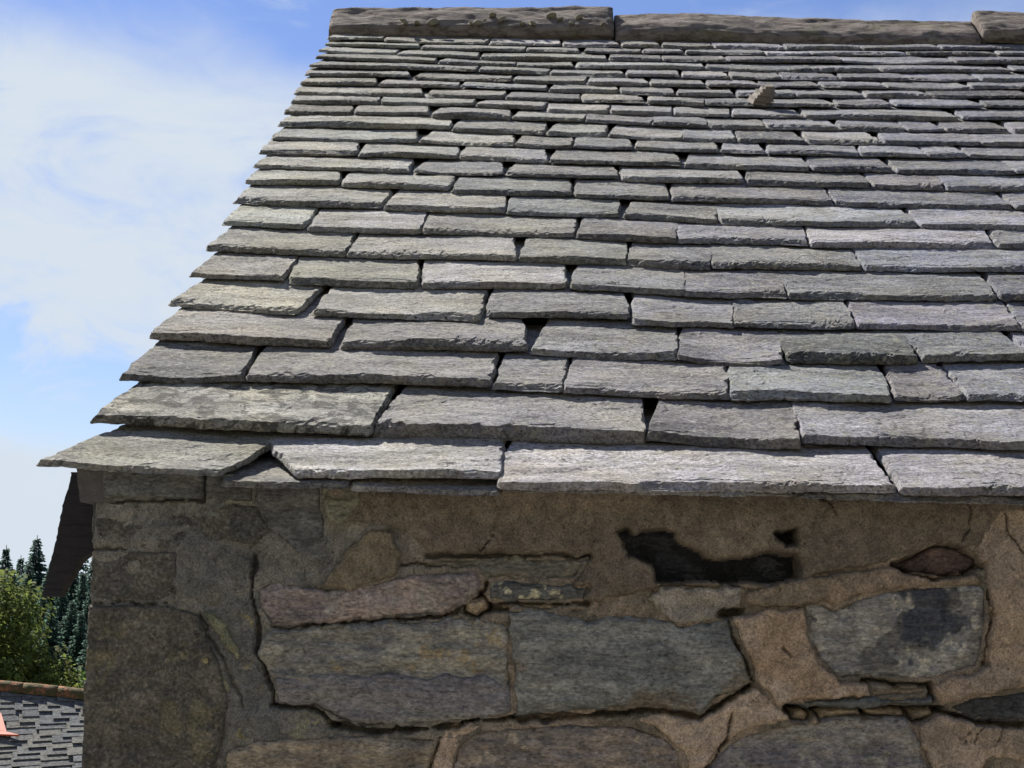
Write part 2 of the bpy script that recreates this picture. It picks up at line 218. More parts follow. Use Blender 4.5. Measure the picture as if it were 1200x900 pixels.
def tag(o, label=None, cat=None, group=None, kind=None):
    for k, v in (('label', label), ('category', cat), ('group', group), ('kind', kind)):
        if v: o[k] = v
    return o
def empty(name, loc=(0, 0, 0)):
    o = bpy.data.objects.new(name, None); COL.objects.link(o); o.location = loc; o.empty_display_size = 0.2; return o

# ------------------------------------------------------------------ materials
class M:
    def __init__(s, name, rough=0.9, spec=0.3):
        s.m = bpy.data.materials.new(name); s.m.use_nodes = True; s.nt = s.m.node_tree; s.b = s.nt.nodes['Principled BSDF']
        s.b.inputs['Roughness'].default_value = rough; s.b.inputs['Specular IOR Level'].default_value = spec
    def n(s, t, **k):
        x = s.nt.nodes.new(t)
        for a, b in k.items(): setattr(x, a, b)
        return x
    def l(s, a, b): s.nt.links.new(a, b)
    def coords(s, stretch=(1, 1, 1), rand=True, which='Object'):
        tcx = s.n('ShaderNodeTexCoord'); mp = s.n('ShaderNodeMapping'); mp.inputs['Scale'].default_value = stretch
        if rand:
            oi = s.n('ShaderNodeObjectInfo'); v = s.n('ShaderNodeVectorMath', operation='SCALE'); v.inputs[0].default_value = (31, 17, 43)
            s.l(oi.outputs['Random'], v.inputs['Scale']); s.l(v.outputs[0], mp.inputs['Location'])
        s.l(tcx.outputs[which], mp.inputs[0]); return mp.outputs[0]
    def noise(s, vec, scale, detail=4, rough=0.55, dist=0):
        x = s.n('ShaderNodeTexNoise'); x.inputs['Scale'].default_value = scale; x.inputs['Detail'].default_value = detail
        x.inputs['Roughness'].default_value = rough; x.inputs['Distortion'].default_value = dist; s.l(vec, x.inputs['Vector']); return x.outputs['Fac']
    def rng(s, v, a, b, c, d):
        x = s.n('ShaderNodeMapRange'); s.l(v, x.inputs[0])
        for i, q in enumerate((a, b, c, d)): x.inputs[i+1].default_value = q
        return x.outputs[0]
    def mix(s, fac, a, b, mode='MIX'):
        x = s.n('ShaderNodeMix', data_type='RGBA', blend_type=mode)
        for sock, v in ((x.inputs[0], fac), (x.inputs[6], a), (x.inputs[7], b)):
            if isinstance(v, (int, float)): sock.default_value = v
            elif isinstance(v, tuple): sock.default_value = (*v, 1)
            else: s.l(v, sock)
        return x.outputs[2]
    def math(s, op, a, b):
        x = s.n('ShaderNodeMath', operation=op)
        for i, v in enumerate((a, b)):
            if isinstance(v, (int, float)): x.inputs[i].default_value = v
            else: s.l(v, x.inputs[i])
        return x.outputs[0]
    def grey(s, v):
        x = s.n('ShaderNodeCombineColor')
        for i in range(3): s.l(v, x.inputs[i])
        return x.outputs[0]
    def bump(s, h, strength, dist):
        x = s.n('ShaderNodeBump'); x.inputs['Strength'].default_value = strength; x.inputs['Distance'].default_value = dist
        s.l(h, x.inputs['Height'])
        prev = s.b.inputs['Normal'].links
        if prev: s.l(prev[0].from_socket, x.inputs['Normal'])
        s.l(x.outputs[0], s.b.inputs['Normal'])
    def done(s, c): s.l(c, s.b.inputs['Base Color']); return s.m

def slate_material(name, blotch=0.0):
    m = M(name, 0.85, 0.14)
    oi = m.n('ShaderNodeObjectInfo'); base = oi.outputs['Color']
    c1 = m.coords((1, 1, 1)); cs = m.coords((0.5, 1, 1)); cf = m.coords((0.5, 1, 1))
    med = m.noise(cs, 10, 7, 0.68, 0.8); fine = m.noise(m.coords((0.85, 1, 1)), 200, 6, 0.8, 0.4); spk = m.noise(c1, 420, 2, 0.5)
    c = m.mix(1.0, base, m.grey(m.rng(med, 0.40, 0.60, 0.68, 1.26)), 'MULTIPLY')
    c = m.mix(1.0, c, m.grey(m.rng(fine, 0.43, 0.57, 0.58, 1.36)), 'MULTIPLY')
    tint = m.noise(c1, 7, 3, 0.5)
    c = m.mix(m.rng(tint, 0.50, 0.62, 0, 0.38), c, m.mix(1.0, c, (1.13, 1.04, 0.80), 'MULTIPLY'))
    c = m.mix(m.rng(tint, 0.48, 0.36, 0, 0.4), c, m.mix(1.0, c, (0.93, 0.96, 1.10), 'MULTIPLY'))
    # pale crusty flecks and dark pits
    fl = m.noise(cf, 150, 3, 0.6, 0.5)
    c = m.mix(m.rng(fl, 0.575, 0.63, 0, 0.65), c, (0.52, 0.50, 0.44))
    pit = m.noise(cf, 120, 4, 0.65, 0.3)
    c = m.mix(m.rng(pit, 0.41, 0.36, 0, 0.75), c, (0.075, 0.075, 0.07))
    crust = m.noise(c1, 34, 6, 0.66, 0.4)
    c = m.mix(m.rng(crust, 0.56, 0.61, 0, 0.4), c, (0.36, 0.355, 0.26))
    sp_ = m.noise(c1, 75, 3, 0.55, 0.2); pa = m.noise(c1, 6, 2, 0.5)
    c = m.mix(m.math('MULTIPLY', m.rng(sp_, 0.60, 0.64, 0, 0.8), m.rng(pa, 0.50, 0.60, 0, 1)), c, (0.43, 0.42, 0.35))
    c = m.mix(m.math('MULTIPLY', m.rng(sp_, 0.40, 0.36, 0, 0.8), m.rng(pa, 0.48, 0.38, 0, 1)), c, (0.06, 0.06, 0.055))
    if blotch:
        bl = m.noise(c1, 26, 7, 0.72, 0.8); area = m.noise(c1, 5.5, 2, 0.5)
        bb = m.math('MULTIPLY', m.rng(bl, 0.50, 0.54, 0, 1), m.rng(area, 0.22, 0.36, 0, blotch))
        c = m.mix(bb, c, (0.035, 0.036, 0.032))
    m.bump(m.noise(m.coords((0.6, 1, 1)), 55, 8, 0.74, 0.9), 1.0, 0.014)
    m.bump(fine, 1.0, 0.006)
    return m.done(c)
SLATE = slate_material('riven_slate'); SLATE_B = slate_material('riven_slate_lichened', 0.7)

def wall_material(name, bumpy=1.0, grit=300, rough=0.93, streak=1.0, gd=0.0014, beds=False):
    m = M(name, rough, 0.2)
    at = m.n('ShaderNodeAttribute', attribute_name='Col'); base = at.outputs['Color']
    v = m.coords((streak, 1, 1)); g = m.noise(v, grit, 5, 0.68, 0.2); md = m.noise(v, 42, 8, 0.7, 0.7)
    c = m.mix(1.0, base, m.grey(m.rng(g, 0.42, 0.58, 0.74, 1.26)), 'MULTIPLY')
    c = m.mix(1.0, c, m.grey(m.rng(md, 0.42, 0.58, 0.80, 1.20)), 'MULTIPLY')
    fl = m.noise(v, 190, 3, 0.6)
    c = m.mix(m.rng(fl, 0.60, 0.65, 0, 0.5), c, m.mix(1.0, c, (1.7, 1.7, 1.6), 'MULTIPLY'))
    pit = m.noise(v, 150, 3, 0.6)
    c = m.mix(m.rng(pit, 0.40, 0.35, 0, 0.6), c, m.mix(1.0, c, (0.35, 0.34, 0.33), 'MULTIPLY'))
    if beds:
        ln = m.noise(m.coords((0.07, 1, 1)), 75, 5, 0.7, 0.35); lv = m.rng(ln, 0.545, 0.575, 0, 1)
        c = m.mix(m.math('MULTIPLY', lv, 0.22), c, m.mix(1.0, c, (0.4, 0.4, 0.42), 'MULTIPLY'))
        c = m.mix(m.math('MULTIPLY', m.rng(ln, 0.44, 0.42, 0, 1), 0.15), c, m.mix(1.0, c, (1.5, 1.48, 1.4), 'MULTIPLY'))
        vo = m.n('ShaderNodeTexVoronoi', feature='DISTANCE_TO_EDGE'); vo.inputs['Scale'].default_value = 13; m.l(m.coords((0.5, 1, 1)), vo.inputs['Vector'])
        m.bump(m.rng(vo.outputs['Distance'], 0.0, 0.02, 0, 1), 0.35, 0.004); m.bump(lv, 0.5, -0.005)
    m.bump(md, 0.8*bumpy, 0.010); m.bump(g, 0.8*bumpy, gd*1.4)
    return m.done(c)
MORTAR = wall_material('lime_mortar', 0.9, 330); STONE = wall_material('wall_stone', 0.8, 240, streak=0.55, beds=True)
HARL = wall_material('gritty_harled_block', 1.3, 190, gd=0.004)

# ------------------------------------------------------------------ building
bld = empty('stone_outbuilding', (0.6, 3.0, 0.0))
tag(bld, 'old rubble stone outbuilding with a pitched roof of pale grey riven slates', 'building')
def under(o, p): o.parent = p; o.matrix_parent_inverse = p.matrix_world.inverted(); return o
bpy.context.view_layer.update()
A = R(30); CA, SA = math.cos(A), math.sin(A)
EY, EZ = -0.075, 2.35                     # tail line of the eaves
RM = Matrix(((1, 0, 0, 0), (0, CA, -SA, EY), (0, SA, CA, EZ), (0, 0, 0, 1)))   # slope coords (u, v, normal) -> world
U0, U1, VR = -0.665, 2.12, 3.78           # verge, far end, ridge
def rp(u, v, w): return RM @ Vector((u, v, w))
# roof deck (boards under the slates), both slopes, closed
yr = rp(0, VR, 0).y; zr = rp(0, VR, -0.05).z; yb = 2*yr-(EY+0.09)
e0 = rp(0, 0.075, -0.070)
sec = [(e0.y, e0.z), (yr, zr), (yb, e0.z), (yb, e0.z-0.05), (yr, zr-0.06), (e0.y, e0.z-0.03)]
V = [(x, y, z) for x in (U0+0.02, U1-0.03) for y, z in sec]
n = len(sec); Q = [(i, (i+1) % n, n+(i+1) % n, n+i) for i in range(n)]
mm = M('old_roof_boards', 0.9); c = mm.noise(mm.coords((1, 8, 8)), 6, 4); deck_mat = mm.done(mm.mix(c, (0.05, 0.04, 0.03), (0.11, 0.09, 0.07)))
roof = under(obj('slate_roof', mesh_np('slate_roof', V, Q, ngons=[list(range(n))[::-1], list(range(n, 2*n))], smooth_shade=False), deck_mat), bld)
tag(roof, 'grey slate roof in diminishing courses')

rng = np.random.default_rng(7); random.seed(7)
def slate_mesh(w, e, L, t, fall, lL, lR, tailskew, res, seed, thin=False):
    """local: x along the course from the left corner, y up the slope from the tail, z normal; top of tail at z=0"""
    nb = max(6, int(0.026/(res*0.62)))
    vs_ = np.concatenate([np.linspace(0, 0.026, nb, endpoint=False), np.arange(0.026, e*1.22, res*2.4), [e*1.22, L]])
    ns = max(8, int(w/res)); s = np.linspace(0, 1, ns+1)
    eb = np.array([0.004, 0.008, 0.013])/w
    s = np.unique(np.concatenate([s[(s > eb[2]*1.2) & (s < 1-eb[2]*1.2)], [0, 1], eb, 1-eb]))
    r_ = np.random.default_rng(seed)
    S, Vv = np.meshgrid(s, vs_)
    o1, o2, o3 = r_.uniform(0, 90, 3)
    # side edges: hewn, shouldered towards the head
    def side(v, sd, sg):
        sh = r_.uniform(0.0, 0.007); vp = e*r_.uniform(0.7, 1.0)
        return 0.0035*fbm(v/0.035, v*0+sd, seed, 3)+0.0012*vn(v/0.007, v*0+sd, seed+3)+sg*sh*smooth(vp*0.6, vp*1.25, v)
    xl = lL*np.minimum(Vv, e*1.3)+side(Vv, 3.3, 1); xr = w+lR*np.minimum(Vv, e*1.3)+side(Vv, 8.7, -1)
    rc = np.minimum(r_.uniform(0.003, 0.010, 2)*(1.0+1.1*(e < 0.16)), w*0.2)
    k0 = np.clip(1-S*w/rc[0], 0, 1); k1 = np.clip(1-(1-S)*w/rc[1], 0, 1)
    tail = rc[0]*(1-np.sqrt(1-k0**2+1e-9))*0.8+rc[1]*(1-np.sqrt(1-k1**2+1e-9))*0.8
    us = S*w
    tail = tail+0.0045*fbm(us/0.09+o1, us*0, seed+5, 2)+0.002*vn(us/0.014+o2, us*0, seed+6)+0.0012*vn(us/0.005, us*0, seed+8)+tailskew*S
    X = xl+(xr-xl)*S
    Y = tail*np.clip(1-Vv/(e*1.1), 0, 1)+Vv
    # spalled laminated margin along tail and sides: oblique feathered flakes
    dv = Vv; du = np.minimum(S, 1-S)*w
    K = 5
    def saw(x, sd):                                   # irregular saw teeth: flakes that run out obliquely
        i_ = np.floor(x); fr = x-i_; w_ = np.clip(vn(i_+0.5, i_*0+sd+0.5, seed+sd)*2.2+0.25, 0, 1.3); return fr*w_
    cover = np.zeros_like(us); amp = r_.uniform(0.35, 1.25)
    msk = smooth(-0.25, 0.45, fbm(us/0.11+o2, us*0+2.2, seed+11, 3))
    deep = smooth(0.35, 0.75, fbm(us/0.16+o3, us*0+7.7, seed+12, 2))
    for k in range(1, K):
        wl = r_.uniform(0.016, 0.034)
        rk = 0.0008*k+0.0008+amp*(0.005+0.015*msk)*saw((us+0.6*dv)/wl+r_.uniform(0, 9), k)*(0.5+k/K)+deep*0.0035*k+0.0008*vn(us/0.006, us*0+k, seed+k)
        cover = cover+smooth(rk-0.0009, rk+0.0009, dv)
    bs = 0.0015+0.005*np.clip(fbm(Vv/0.03+o3, S.round()*9, seed+17, 3), 0, 1)
    qs = du/bs+0.4*vn(Vv/0.008, du/0.004, seed+19)
    qs = np.clip(qs, 0, 1)*4; qs = (np.floor(qs)+smooth(0.5, 1, qs-np.floor(qs)))/4
    hq = np.minimum((1+cover)/K, 0.2+0.8*qs)
    h = t*hq
    body = smooth(0.0, 0.02, np.minimum(dv, du))
    relief = 0.0011*fbm(us/0.09+o1, Vv/0.035+o2, seed+21, 4)
    cl_ = fbm(us/0.16+o3, Vv/0.05+o1, seed+23, 4)
    relief = relief+0.0012*(smooth(0.12, 0.17, cl_)+smooth(-0.3, -0.26, cl_))-0.0014
    h = h+relief*(0.35+0.65*body)
    zb = -t-fall*Y/L
    Z = zb+np.maximum(h, 0.0006)
    bow = 0.003*r_.normal()
    Z = Z+bow*np.sin(np.pi*S)*np.clip(1-Vv/e, 0, 1)
    if True:
        Z[-1, :] = zb[-1, :]+t*0.6
    nr, nc = X.shape
    top = np.stack([X, Y, Z], -1).reshape(-1, 3)
    idx = np.arange(nr*nc).reshape(nr, nc)
    Qs = np.stack([idx[:-1, :-1], idx[:-1, 1:], idx[1:, 1:], idx[1:, :-1]], -1).reshape(-1, 4)
    loop = np.concatenate([idx[0, :], idx[1:, -1], idx[-1, -2::-1], idx[-2:0:-1, 0]])
    bot = top[loop].copy(); bot[:, 2] = zb.reshape(-1)[loop]
    jig = 0.0022*vn(np.arange(len(loop))*0.37, np.zeros(len(loop)), seed+29)
    ntail = nc; bot[:ntail, 1] += np.minimum(jig[:ntail], 0.001)+0.0005
    bi = np.arange(len(loop))+nr*nc
    sk_ = np.stack([loop, bi, np.roll(bi, -1), np.roll(loop, -1)], -1)
    return mesh_np('slate', np.concatenate([top, bot]), np.concatenate([Qs, sk_]), ngons=[bi[::-1].tolist()], smooth_shade=False)

VB = [float(np.mean([s[1] for s in row])) for row in ROWS]; NR = len(ROWS)
TH = [0.010, 0.018, 0.0118, 0.012, 0.0112, 0.0108, 0.010, 0.010]+[0.0095]*20
EXPO = [VB[i+1]-VB[i] for i in range(NR-1)]+[0.125]
slates = []
def slate_color(u, v, r_):
    g = (u+0.7)/1.8+0.10*r_.normal(); g = min(max(g, 0), 1)
    a = np.array([0.352, 0.344, 0.300]); b = np.array([0.276, 0.274, 0.318])
    c = a*(1-g)+b*g
    k = math.exp(0.19*r_.normal())*(1.05-0.075*v)
    if r_.random() < 0.10: k *= 0.78
    if v < 0.12: k *= 1.14; c = c*np.array([1.03, 1.01, 1.0])
    hue = r_.normal(0, 0.018, 3)*np.array([1, 0.5, 1])
    return tuple(np.clip(c*k*(1+hue), 0.05, 0.6).tolist())
def place_slate(uL, vL, uR, vR, lL, lR, e, L, t, fall, seed, res, mat=None, drop=0.0, color=None):
    ext = 0.002 if vL < 1.3 else 0.0; uL -= ext; uR += ext; w = uR-uL; r_ = np.random.default_rng(seed+5000)
    skew = vR-vL
    ang = math.atan2(skew*0.8, w)
    me = slate_mesh(w, e, L, t, fall, lL, lR, skew*0.2, res, seed)
    o = obj('slate', me, mat or SLATE, None, color or slate_color(0.5*(uL+uR), vL, r_))
    Lm = Matrix.Translation((uL, vL, -drop)) @ Matrix.Rotation(ang, 4, 'Z') @ Matrix.Rotation(r_.normal()*0.004, 4, 'Y')
    o.matrix_world = RM @ Lm
    slates.append(o); return o
sid = 100
for k, row in enumerate(ROWS):
    e = EXPO[k]; v0 = VB[k]; t0 = TH[k]; tn = TH[k+1]
    # slates that run on past the traced stretch
    items = [list(s) for s in row]
    ul, ur, vv = items[-1][0], items[-1][2], items[-1][3]
    mw = float(np.mean([s[2]-s[0] for s in row]))
    while ur < U1-0.10:
        w = mw*random.uniform(0.7, 1.3)
        if U1-(ur+w) < 0.12: w = U1-ur-0.004
        items.append([ur+0.005, vv, ur+w, vv]); ur += w
    for j, s in enumerate(items):
        sid += 1; r_ = np.random.default_rng(sid)
        depth = 2.4+0.93*s[1]; res = 0.0029*depth/2.4
        if len(s) < 6:
            s = s[:4]+[r_.normal(0, 0.05), r_.normal(0, 0.05)]
        lim = 0.45; s[4] -= (0.003 if k < 8 else -0.002)/e; s[5] += (0.003 if k < 8 else -0.002)/e
        lL = max(-lim, min(0.7, s[4])); lR = max(-0.45, min(0.45, s[5]))
        t = t0*float(np.clip(r_.normal(1, 0.13), 0.75, 1.3))
        if k == 1 and j in (0,): t = 0.013
        if k == 1 and j == 1: t = 0.024
        L = e*2.12+0.03; fall = 1.34*tn*L/e
        ee = e+max(0.0, (v0-0.5*(s[1]+s[3])))
        mat = SLATE_B if (k == 1 and j == 0) else SLATE
        if k == NR-1: L = min(L, VR+0.02-s[1])
        place_slate(*s[:4], lL, lR, ee, L, t, fall, sid, res, mat)
# doubling course under the eaves
for uL, uR, v in ((-0.44, -0.245, 0.020), (-0.24, -0.018, 0.014), (-0.012, 0.42, 0.022), (0.426, 0.86, 0.016), (0.866, 1.3, 0.014), (1.306, 1.72, 0.016), (1.726, 2.1, 0.015)):
    sid += 1
    place_slate(uL, v, uR, v-0.003, 0, 0, 0.1, 0.17, 0.009, 0.036, sid, 0.0036, None, 0.0112)
for o in slates: under(o, roof)
# rear slope: plain courses, joined (never seen from the front)
V = []; Q = []
for k in range(18):
    v0 = 0.0+k*0.2
    for (va, wa) in ((v0, 0.0), (v0+0.24, -0.03)):
        p = rp(0, va, wa); V += [(U0-0.03, 2*yr-p.y, p.z), (U1, 2*yr-p.y, p.z)]
    p = rp(0, v0, -0.014); V += [(U0-0.03, 2*yr-p.y, p.z), (U1, 2*yr-p.y, p.z)]
    b = 6*k; Q += [(b, b+1, b+3, b+2), (b, b+4, b+5, b+1)]
o = under(obj('rear_slates', mesh_np('rear_slates', V, Q, smooth_shade=False), SLATE, None, (0.23, 0.23, 0.22)), roof); o['kind'] = 'stuff'

# ------------------------------------------------------------------ ridge stones
def ridge_mat():
    m = M('weathered_ridge_stone', 0.95, 0.1)
    v = m.coords((0.5, 1, 1)); a = m.noise(v, 40, 7, 0.72, 0.6); b = m.noise(m.coords(), 9, 4, 0.6); g = m.noise(m.coords(), 180, 4, 0.7)
    c = m.mix(b, (0.32, 0.27, 0.24), (0.30, 0.275, 0.25)); c = m.mix(m.rng(a, 0.40, 0.55, 0, 1), m.mix(1.0, c, (0.5, 0.48, 0.48), 'MULTIPLY'), c)
    c = m.mix(m.rng(g, 0.62, 0.7, 0, 0.5), c, (0.5, 0.47, 0.4)); c = m.mix(m.rng(b, 0.58, 0.66, 0, 0.5), c, (0.26, 0.25, 0.15))
    m.bump(m.noise(m.coords((0.3, 1, 1)), 45, 6, 0.7, 0.5), 0.8, 0.015); m.bump(a, 1.0, 0.03); m.bump(g, 0.8, 0.005); return m.done(c)
RIDGE = ridge_mat()
mm = M('moss', 1.0, 0.0); c = mm.noise(mm.coords(), 120, 4); MOSS = mm.done(mm.mix(c, (0.09, 0.085, 0.06), (0.30, 0.28, 0.22))); 
ridge_prof = []
def ridge_stone(u0, u1, seed, lift, fw, h):
    r0 = rp(0, VR, 0); yc, zc = r0.y, r0.z
    # front half profile from the foot up to the apex, mirrored behind
    half = [(-fw+0.02, -0.095), (-fw+0.004, -0.085), (-fw, -0.066), (-fw, -0.054), (-fw+0.008, -0.043), (-fw*0.78, -0.043+(h+0.043)*0.23), (-fw*0.52, -0.043+(h+0.043)*0.51), (-fw*0.26, -0.043+(h+0.043)*0.79), (-fw*0.1, h*0.96), (0, h)]
    prof = half+[(-a, b) for a, b in half[-2::-1]]
    fine = []
    for (a, b), (c_, d) in zip(prof[:-1], prof[1:]):
        for i in range(3): fine.append((a+(c_-a)*i/3, b+(d-b)*i/3))
    fine.append(prof[-1])
    pr = np.array(fine); us = np.arange(u0, u1+0.004, 0.012); us[-1] = u1
    U, I = np.meshgrid(us, np.arange(len(pr)), indexing='ij')
    Yp = pr[I, 0]; Zp = pr[I, 1]
    end = np.minimum(U-u0, u1-U); sh = 1-0.10*np.exp(-end/0.012)
    nn = 0.0035*fbm(U/0.12, I/5.0, seed, 4)+0.0022*fbm(U/0.06, I/1.2, seed+4, 3)
    nx = np.where(Zp > -0.05, 1.0, 0.5)*nn
    Yw = yc+Yp*sh-nx*0.7*np.sign(-Yp+1e-6); Zw = zc+lift+np.where(Zp > 0, Zp*sh, Zp)+nx+0.012*fbm(U/0.7, U*0, seed+9, 2)
    Vx = np.stack([U, Yw, Zw], -1).reshape(-1, 3); nr, nc = U.shape; idx = np.arange(nr*nc).reshape(nr, nc)
    Qs = np.stack([idx[:-1, :-1], idx[1:, :-1], idx[1:, 1:], idx[:-1, 1:]], -1).reshape(-1, 4)
    me = mesh_np('ridge_stone', Vx, Qs, ngons=[idx[0].tolist(), idx[-1][::-1].tolist()])
    ridge_prof.append((pr, lift)); return under(obj('ridge_stone', me, RIDGE), bld)
rs = [ridge_stone(-0.715, 0.300, 11, 0.003, 0.128, 0.062), ridge_stone(0.306, 1.600, 12, -0.003, 0.135, 0.058), ridge_stone(1.606, 2.15, 13, 0.004, 0.145, 0.066)]
# cushions of moss on the first ridge stone
def cushion_mesh(seed):
    V = []; Q = []; nr, na = 5, 12
    for i in range(nr):
        a = i/(nr-1)*math.pi/2
        for j in range(na):
            b = 2*math.pi*j/na; k = 1+0.12*math.sin(3*b+seed)+0.1*random.uniform(-1, 1)
            V.append((math.cos(a)*math.cos(b)*k, math.cos(a)*math.sin(b)*k, math.sin(a)*0.8))
    for i in range(nr-1):
        for j in range(na): Q.append((i*na+j, i*na+(j+1) % na, (i+1)*na+(j+1) % na, (i+1)*na+j))
    me = mesh_np('moss_cushion', V, Q, ngons=[list(range(na))[::-1]]); me.materials.append(MOSS); return me
cms = [cushion_mesh(i) for i in range(3)]
r0 = rp(0, VR, 0)
pr_, lf_ = ridge_prof[0]; nf = len(pr_)//2+1
for i, (u, dy, s) in enumerate(((-0.342, -0.134, 0.022), (-0.448, -0.136, 0.020), (-0.40, -0.136, 0.012), (-0.133, -0.088, 0.015), (-0.097, -0.118, 0.019), (-0.185, -0.133, 0.017), (-0.21, -0.136, 0.012),
        (0.078, -0.09, 0.020), (0.11, -0.11, 0.013), (0.178, -0.095, 0.018), (0.15, -0.128, 0.012), (0.01, -0.134, 0.016), (-0.025, -0.132, 0.010), (0.262, -0.13, 0.012), (-0.16, -0.12, 0.009))):
    dz = float(np.interp(dy*0.93, pr_[6:nf, 0], pr_[6:nf, 1]))+0.004+lf_
    o = bpy.data.objects.new('moss_cushion', cms[i % 3]); COL.objects.link(o)
    o.location = (u, r0.y+dy*0.93-0.008, r0.z+dz); o.scale = (s, s*0.9, s); o.rotation_euler = (R(38), 0, i*1.3)
    bpy.context.view_layer.update(); under(o, rs[0])

# ------------------------------------------------------------------ loose stone lying on the slates
def loose_stone():
    me = bpy.data.meshes.new('loose_stone')
    import bmesh
    bm = bmesh.new(); rr = random.Random(4)
    base = [(-0.048, -0.03), (0.0, -0.055), (0.045, -0.03), (0.038, 0.045), (-0.02, 0.06)]
    lay = 6; rings = []
    for i in range(lay):
        z = 0.019*i*0.78; s = (1.0, 1.06, 0.9, 0.86, 0.62, 0.42)[i]
        for zz, k in ((z, 1.0), (z+0.015, 0.97)):
            rings.append([bm.verts.new((x*s*k+rr.uniform(-.005, .005)+0.006*i*0.6, y*s*k+rr.uniform(-.005, .005)-0.004*i, zz+0.25*x*0.5+rr.uniform(-.002, .002))) for x, y in base])
    for a, b in zip(rings[:-1], rings[1:]):
        for i in range(5): bm.faces.new((a[i], a[(i+1) % 5], b[(i+1) % 5], b[i]))
    bm.faces.new(rings[0][::-1]); bm.faces.new(rings[-1])
    bm.to_mesh(me); bm.free()
    mm = M('rusty_loose_stone', 0.95); n1 = mm.noise(mm.coords(), 60, 5, 0.6); mm.bump(n1, 0.7, 0.006)
    return obj('loose_stone', me, mm.done(mm.mix(n1, (0.08, 0.07, 0.06), (0.24, 0.21, 0.18))))
ls = loose_stone(); ls.matrix_world = RM @ Matrix.Translation((0.684, 2.60, -0.004)) @ Matrix.Rotation(R(25), 4, 'Z') @ Matrix.Rotation(R(14), 4, 'Y') @ Matrix.Scale(0.66, 4)
tag(ls, 'small brown jagged lump of stone lying loose on the slates below the ridge', 'stone')

# ------------------------------------------------------------------ front wall
def sdist(poly, X, Z):
    P = np.asarray(poly); D2 = np.full(X.shape, 1e9); inside = np.zeros(X.shape, bool)
    for (ax, az), (bx, bz) in zip(P, np.roll(P, -1, 0)):
        ex, ez = bx-ax, bz-az; t = np.clip(((X-ax)*ex+(Z-az)*ez)/(ex*ex+ez*ez+1e-12), 0, 1)
        D2 = np.minimum(D2, (X-ax-t*ex)**2+(Z-az-t*ez)**2)
        c = ((az > Z) != (bz > Z)) & (X < (bx-ax)*(Z-az)/(bz-az+1e-12)+ax); inside ^= c
    return np.where(inside, 1, -1)*np.sqrt(D2)
def cracks(X, Z, h, k=1.0):
    x0, x1, z0, z1 = X.min(), X.max(), Z.min(), Z.max()
    wx = X+0.004*fbm(X/0.02, Z/0.02, 71, 3); wz = Z+0.004*fbm(X/0.02, Z/0.02, 72, 3)
    for wd, dp, pl in CRACKS:
        P = np.array(pl)
        if P[:, 0].max() < x0-.03 or P[:, 0].min() > x1+.03 or P[:, 1].max() < z0-.03 or P[:, 1].min() > z1+.03: continue
        d = np.full(X.shape, 1e9)
        for (ax, az), (bx, bz) in zip(P[:-1], P[1:]):
            ex, ez = bx-ax, bz-az; t = np.clip(((wx-ax)*ex+(wz-az)*ez)/(ex*ex+ez*ez+1e-12), 0, 1)
            d = np.minimum(d, np.sqrt((wx-ax-t*ex)**2+(wz-az-t*ez)**2))
        ww = wd*0.52*(1+0.6*fbm(X/0.03, Z/0.03, 73, 2))
        h = h-k*dp*smooth(1.0, 0.35, d/np.maximum(ww, 0.0008))
    return h
def colmix(X, Z, c1, c2, seed, blotch=None, bl_th=0.25, sc=0.05, aniso=1.0):
    c1, c2 = np.array(c1), np.array(c2)
    f_ = smooth(-0.45, 0.45, fbm(X/sc/aniso, Z/sc, seed, 4))[..., None]
    c = c1*(1-f_)+c2*f_
    if blotch is not None:
        for bc, th, bsc in blotch:
            b_ = smooth(th, th+0.12, fbm(X/bsc, Z/bsc, seed+int(bsc*900)+3, 5, 0.62))[..., None]
            c = c*(1-b_)+np.array(bc)*b_
    return c
G = 0.0026
wall = None
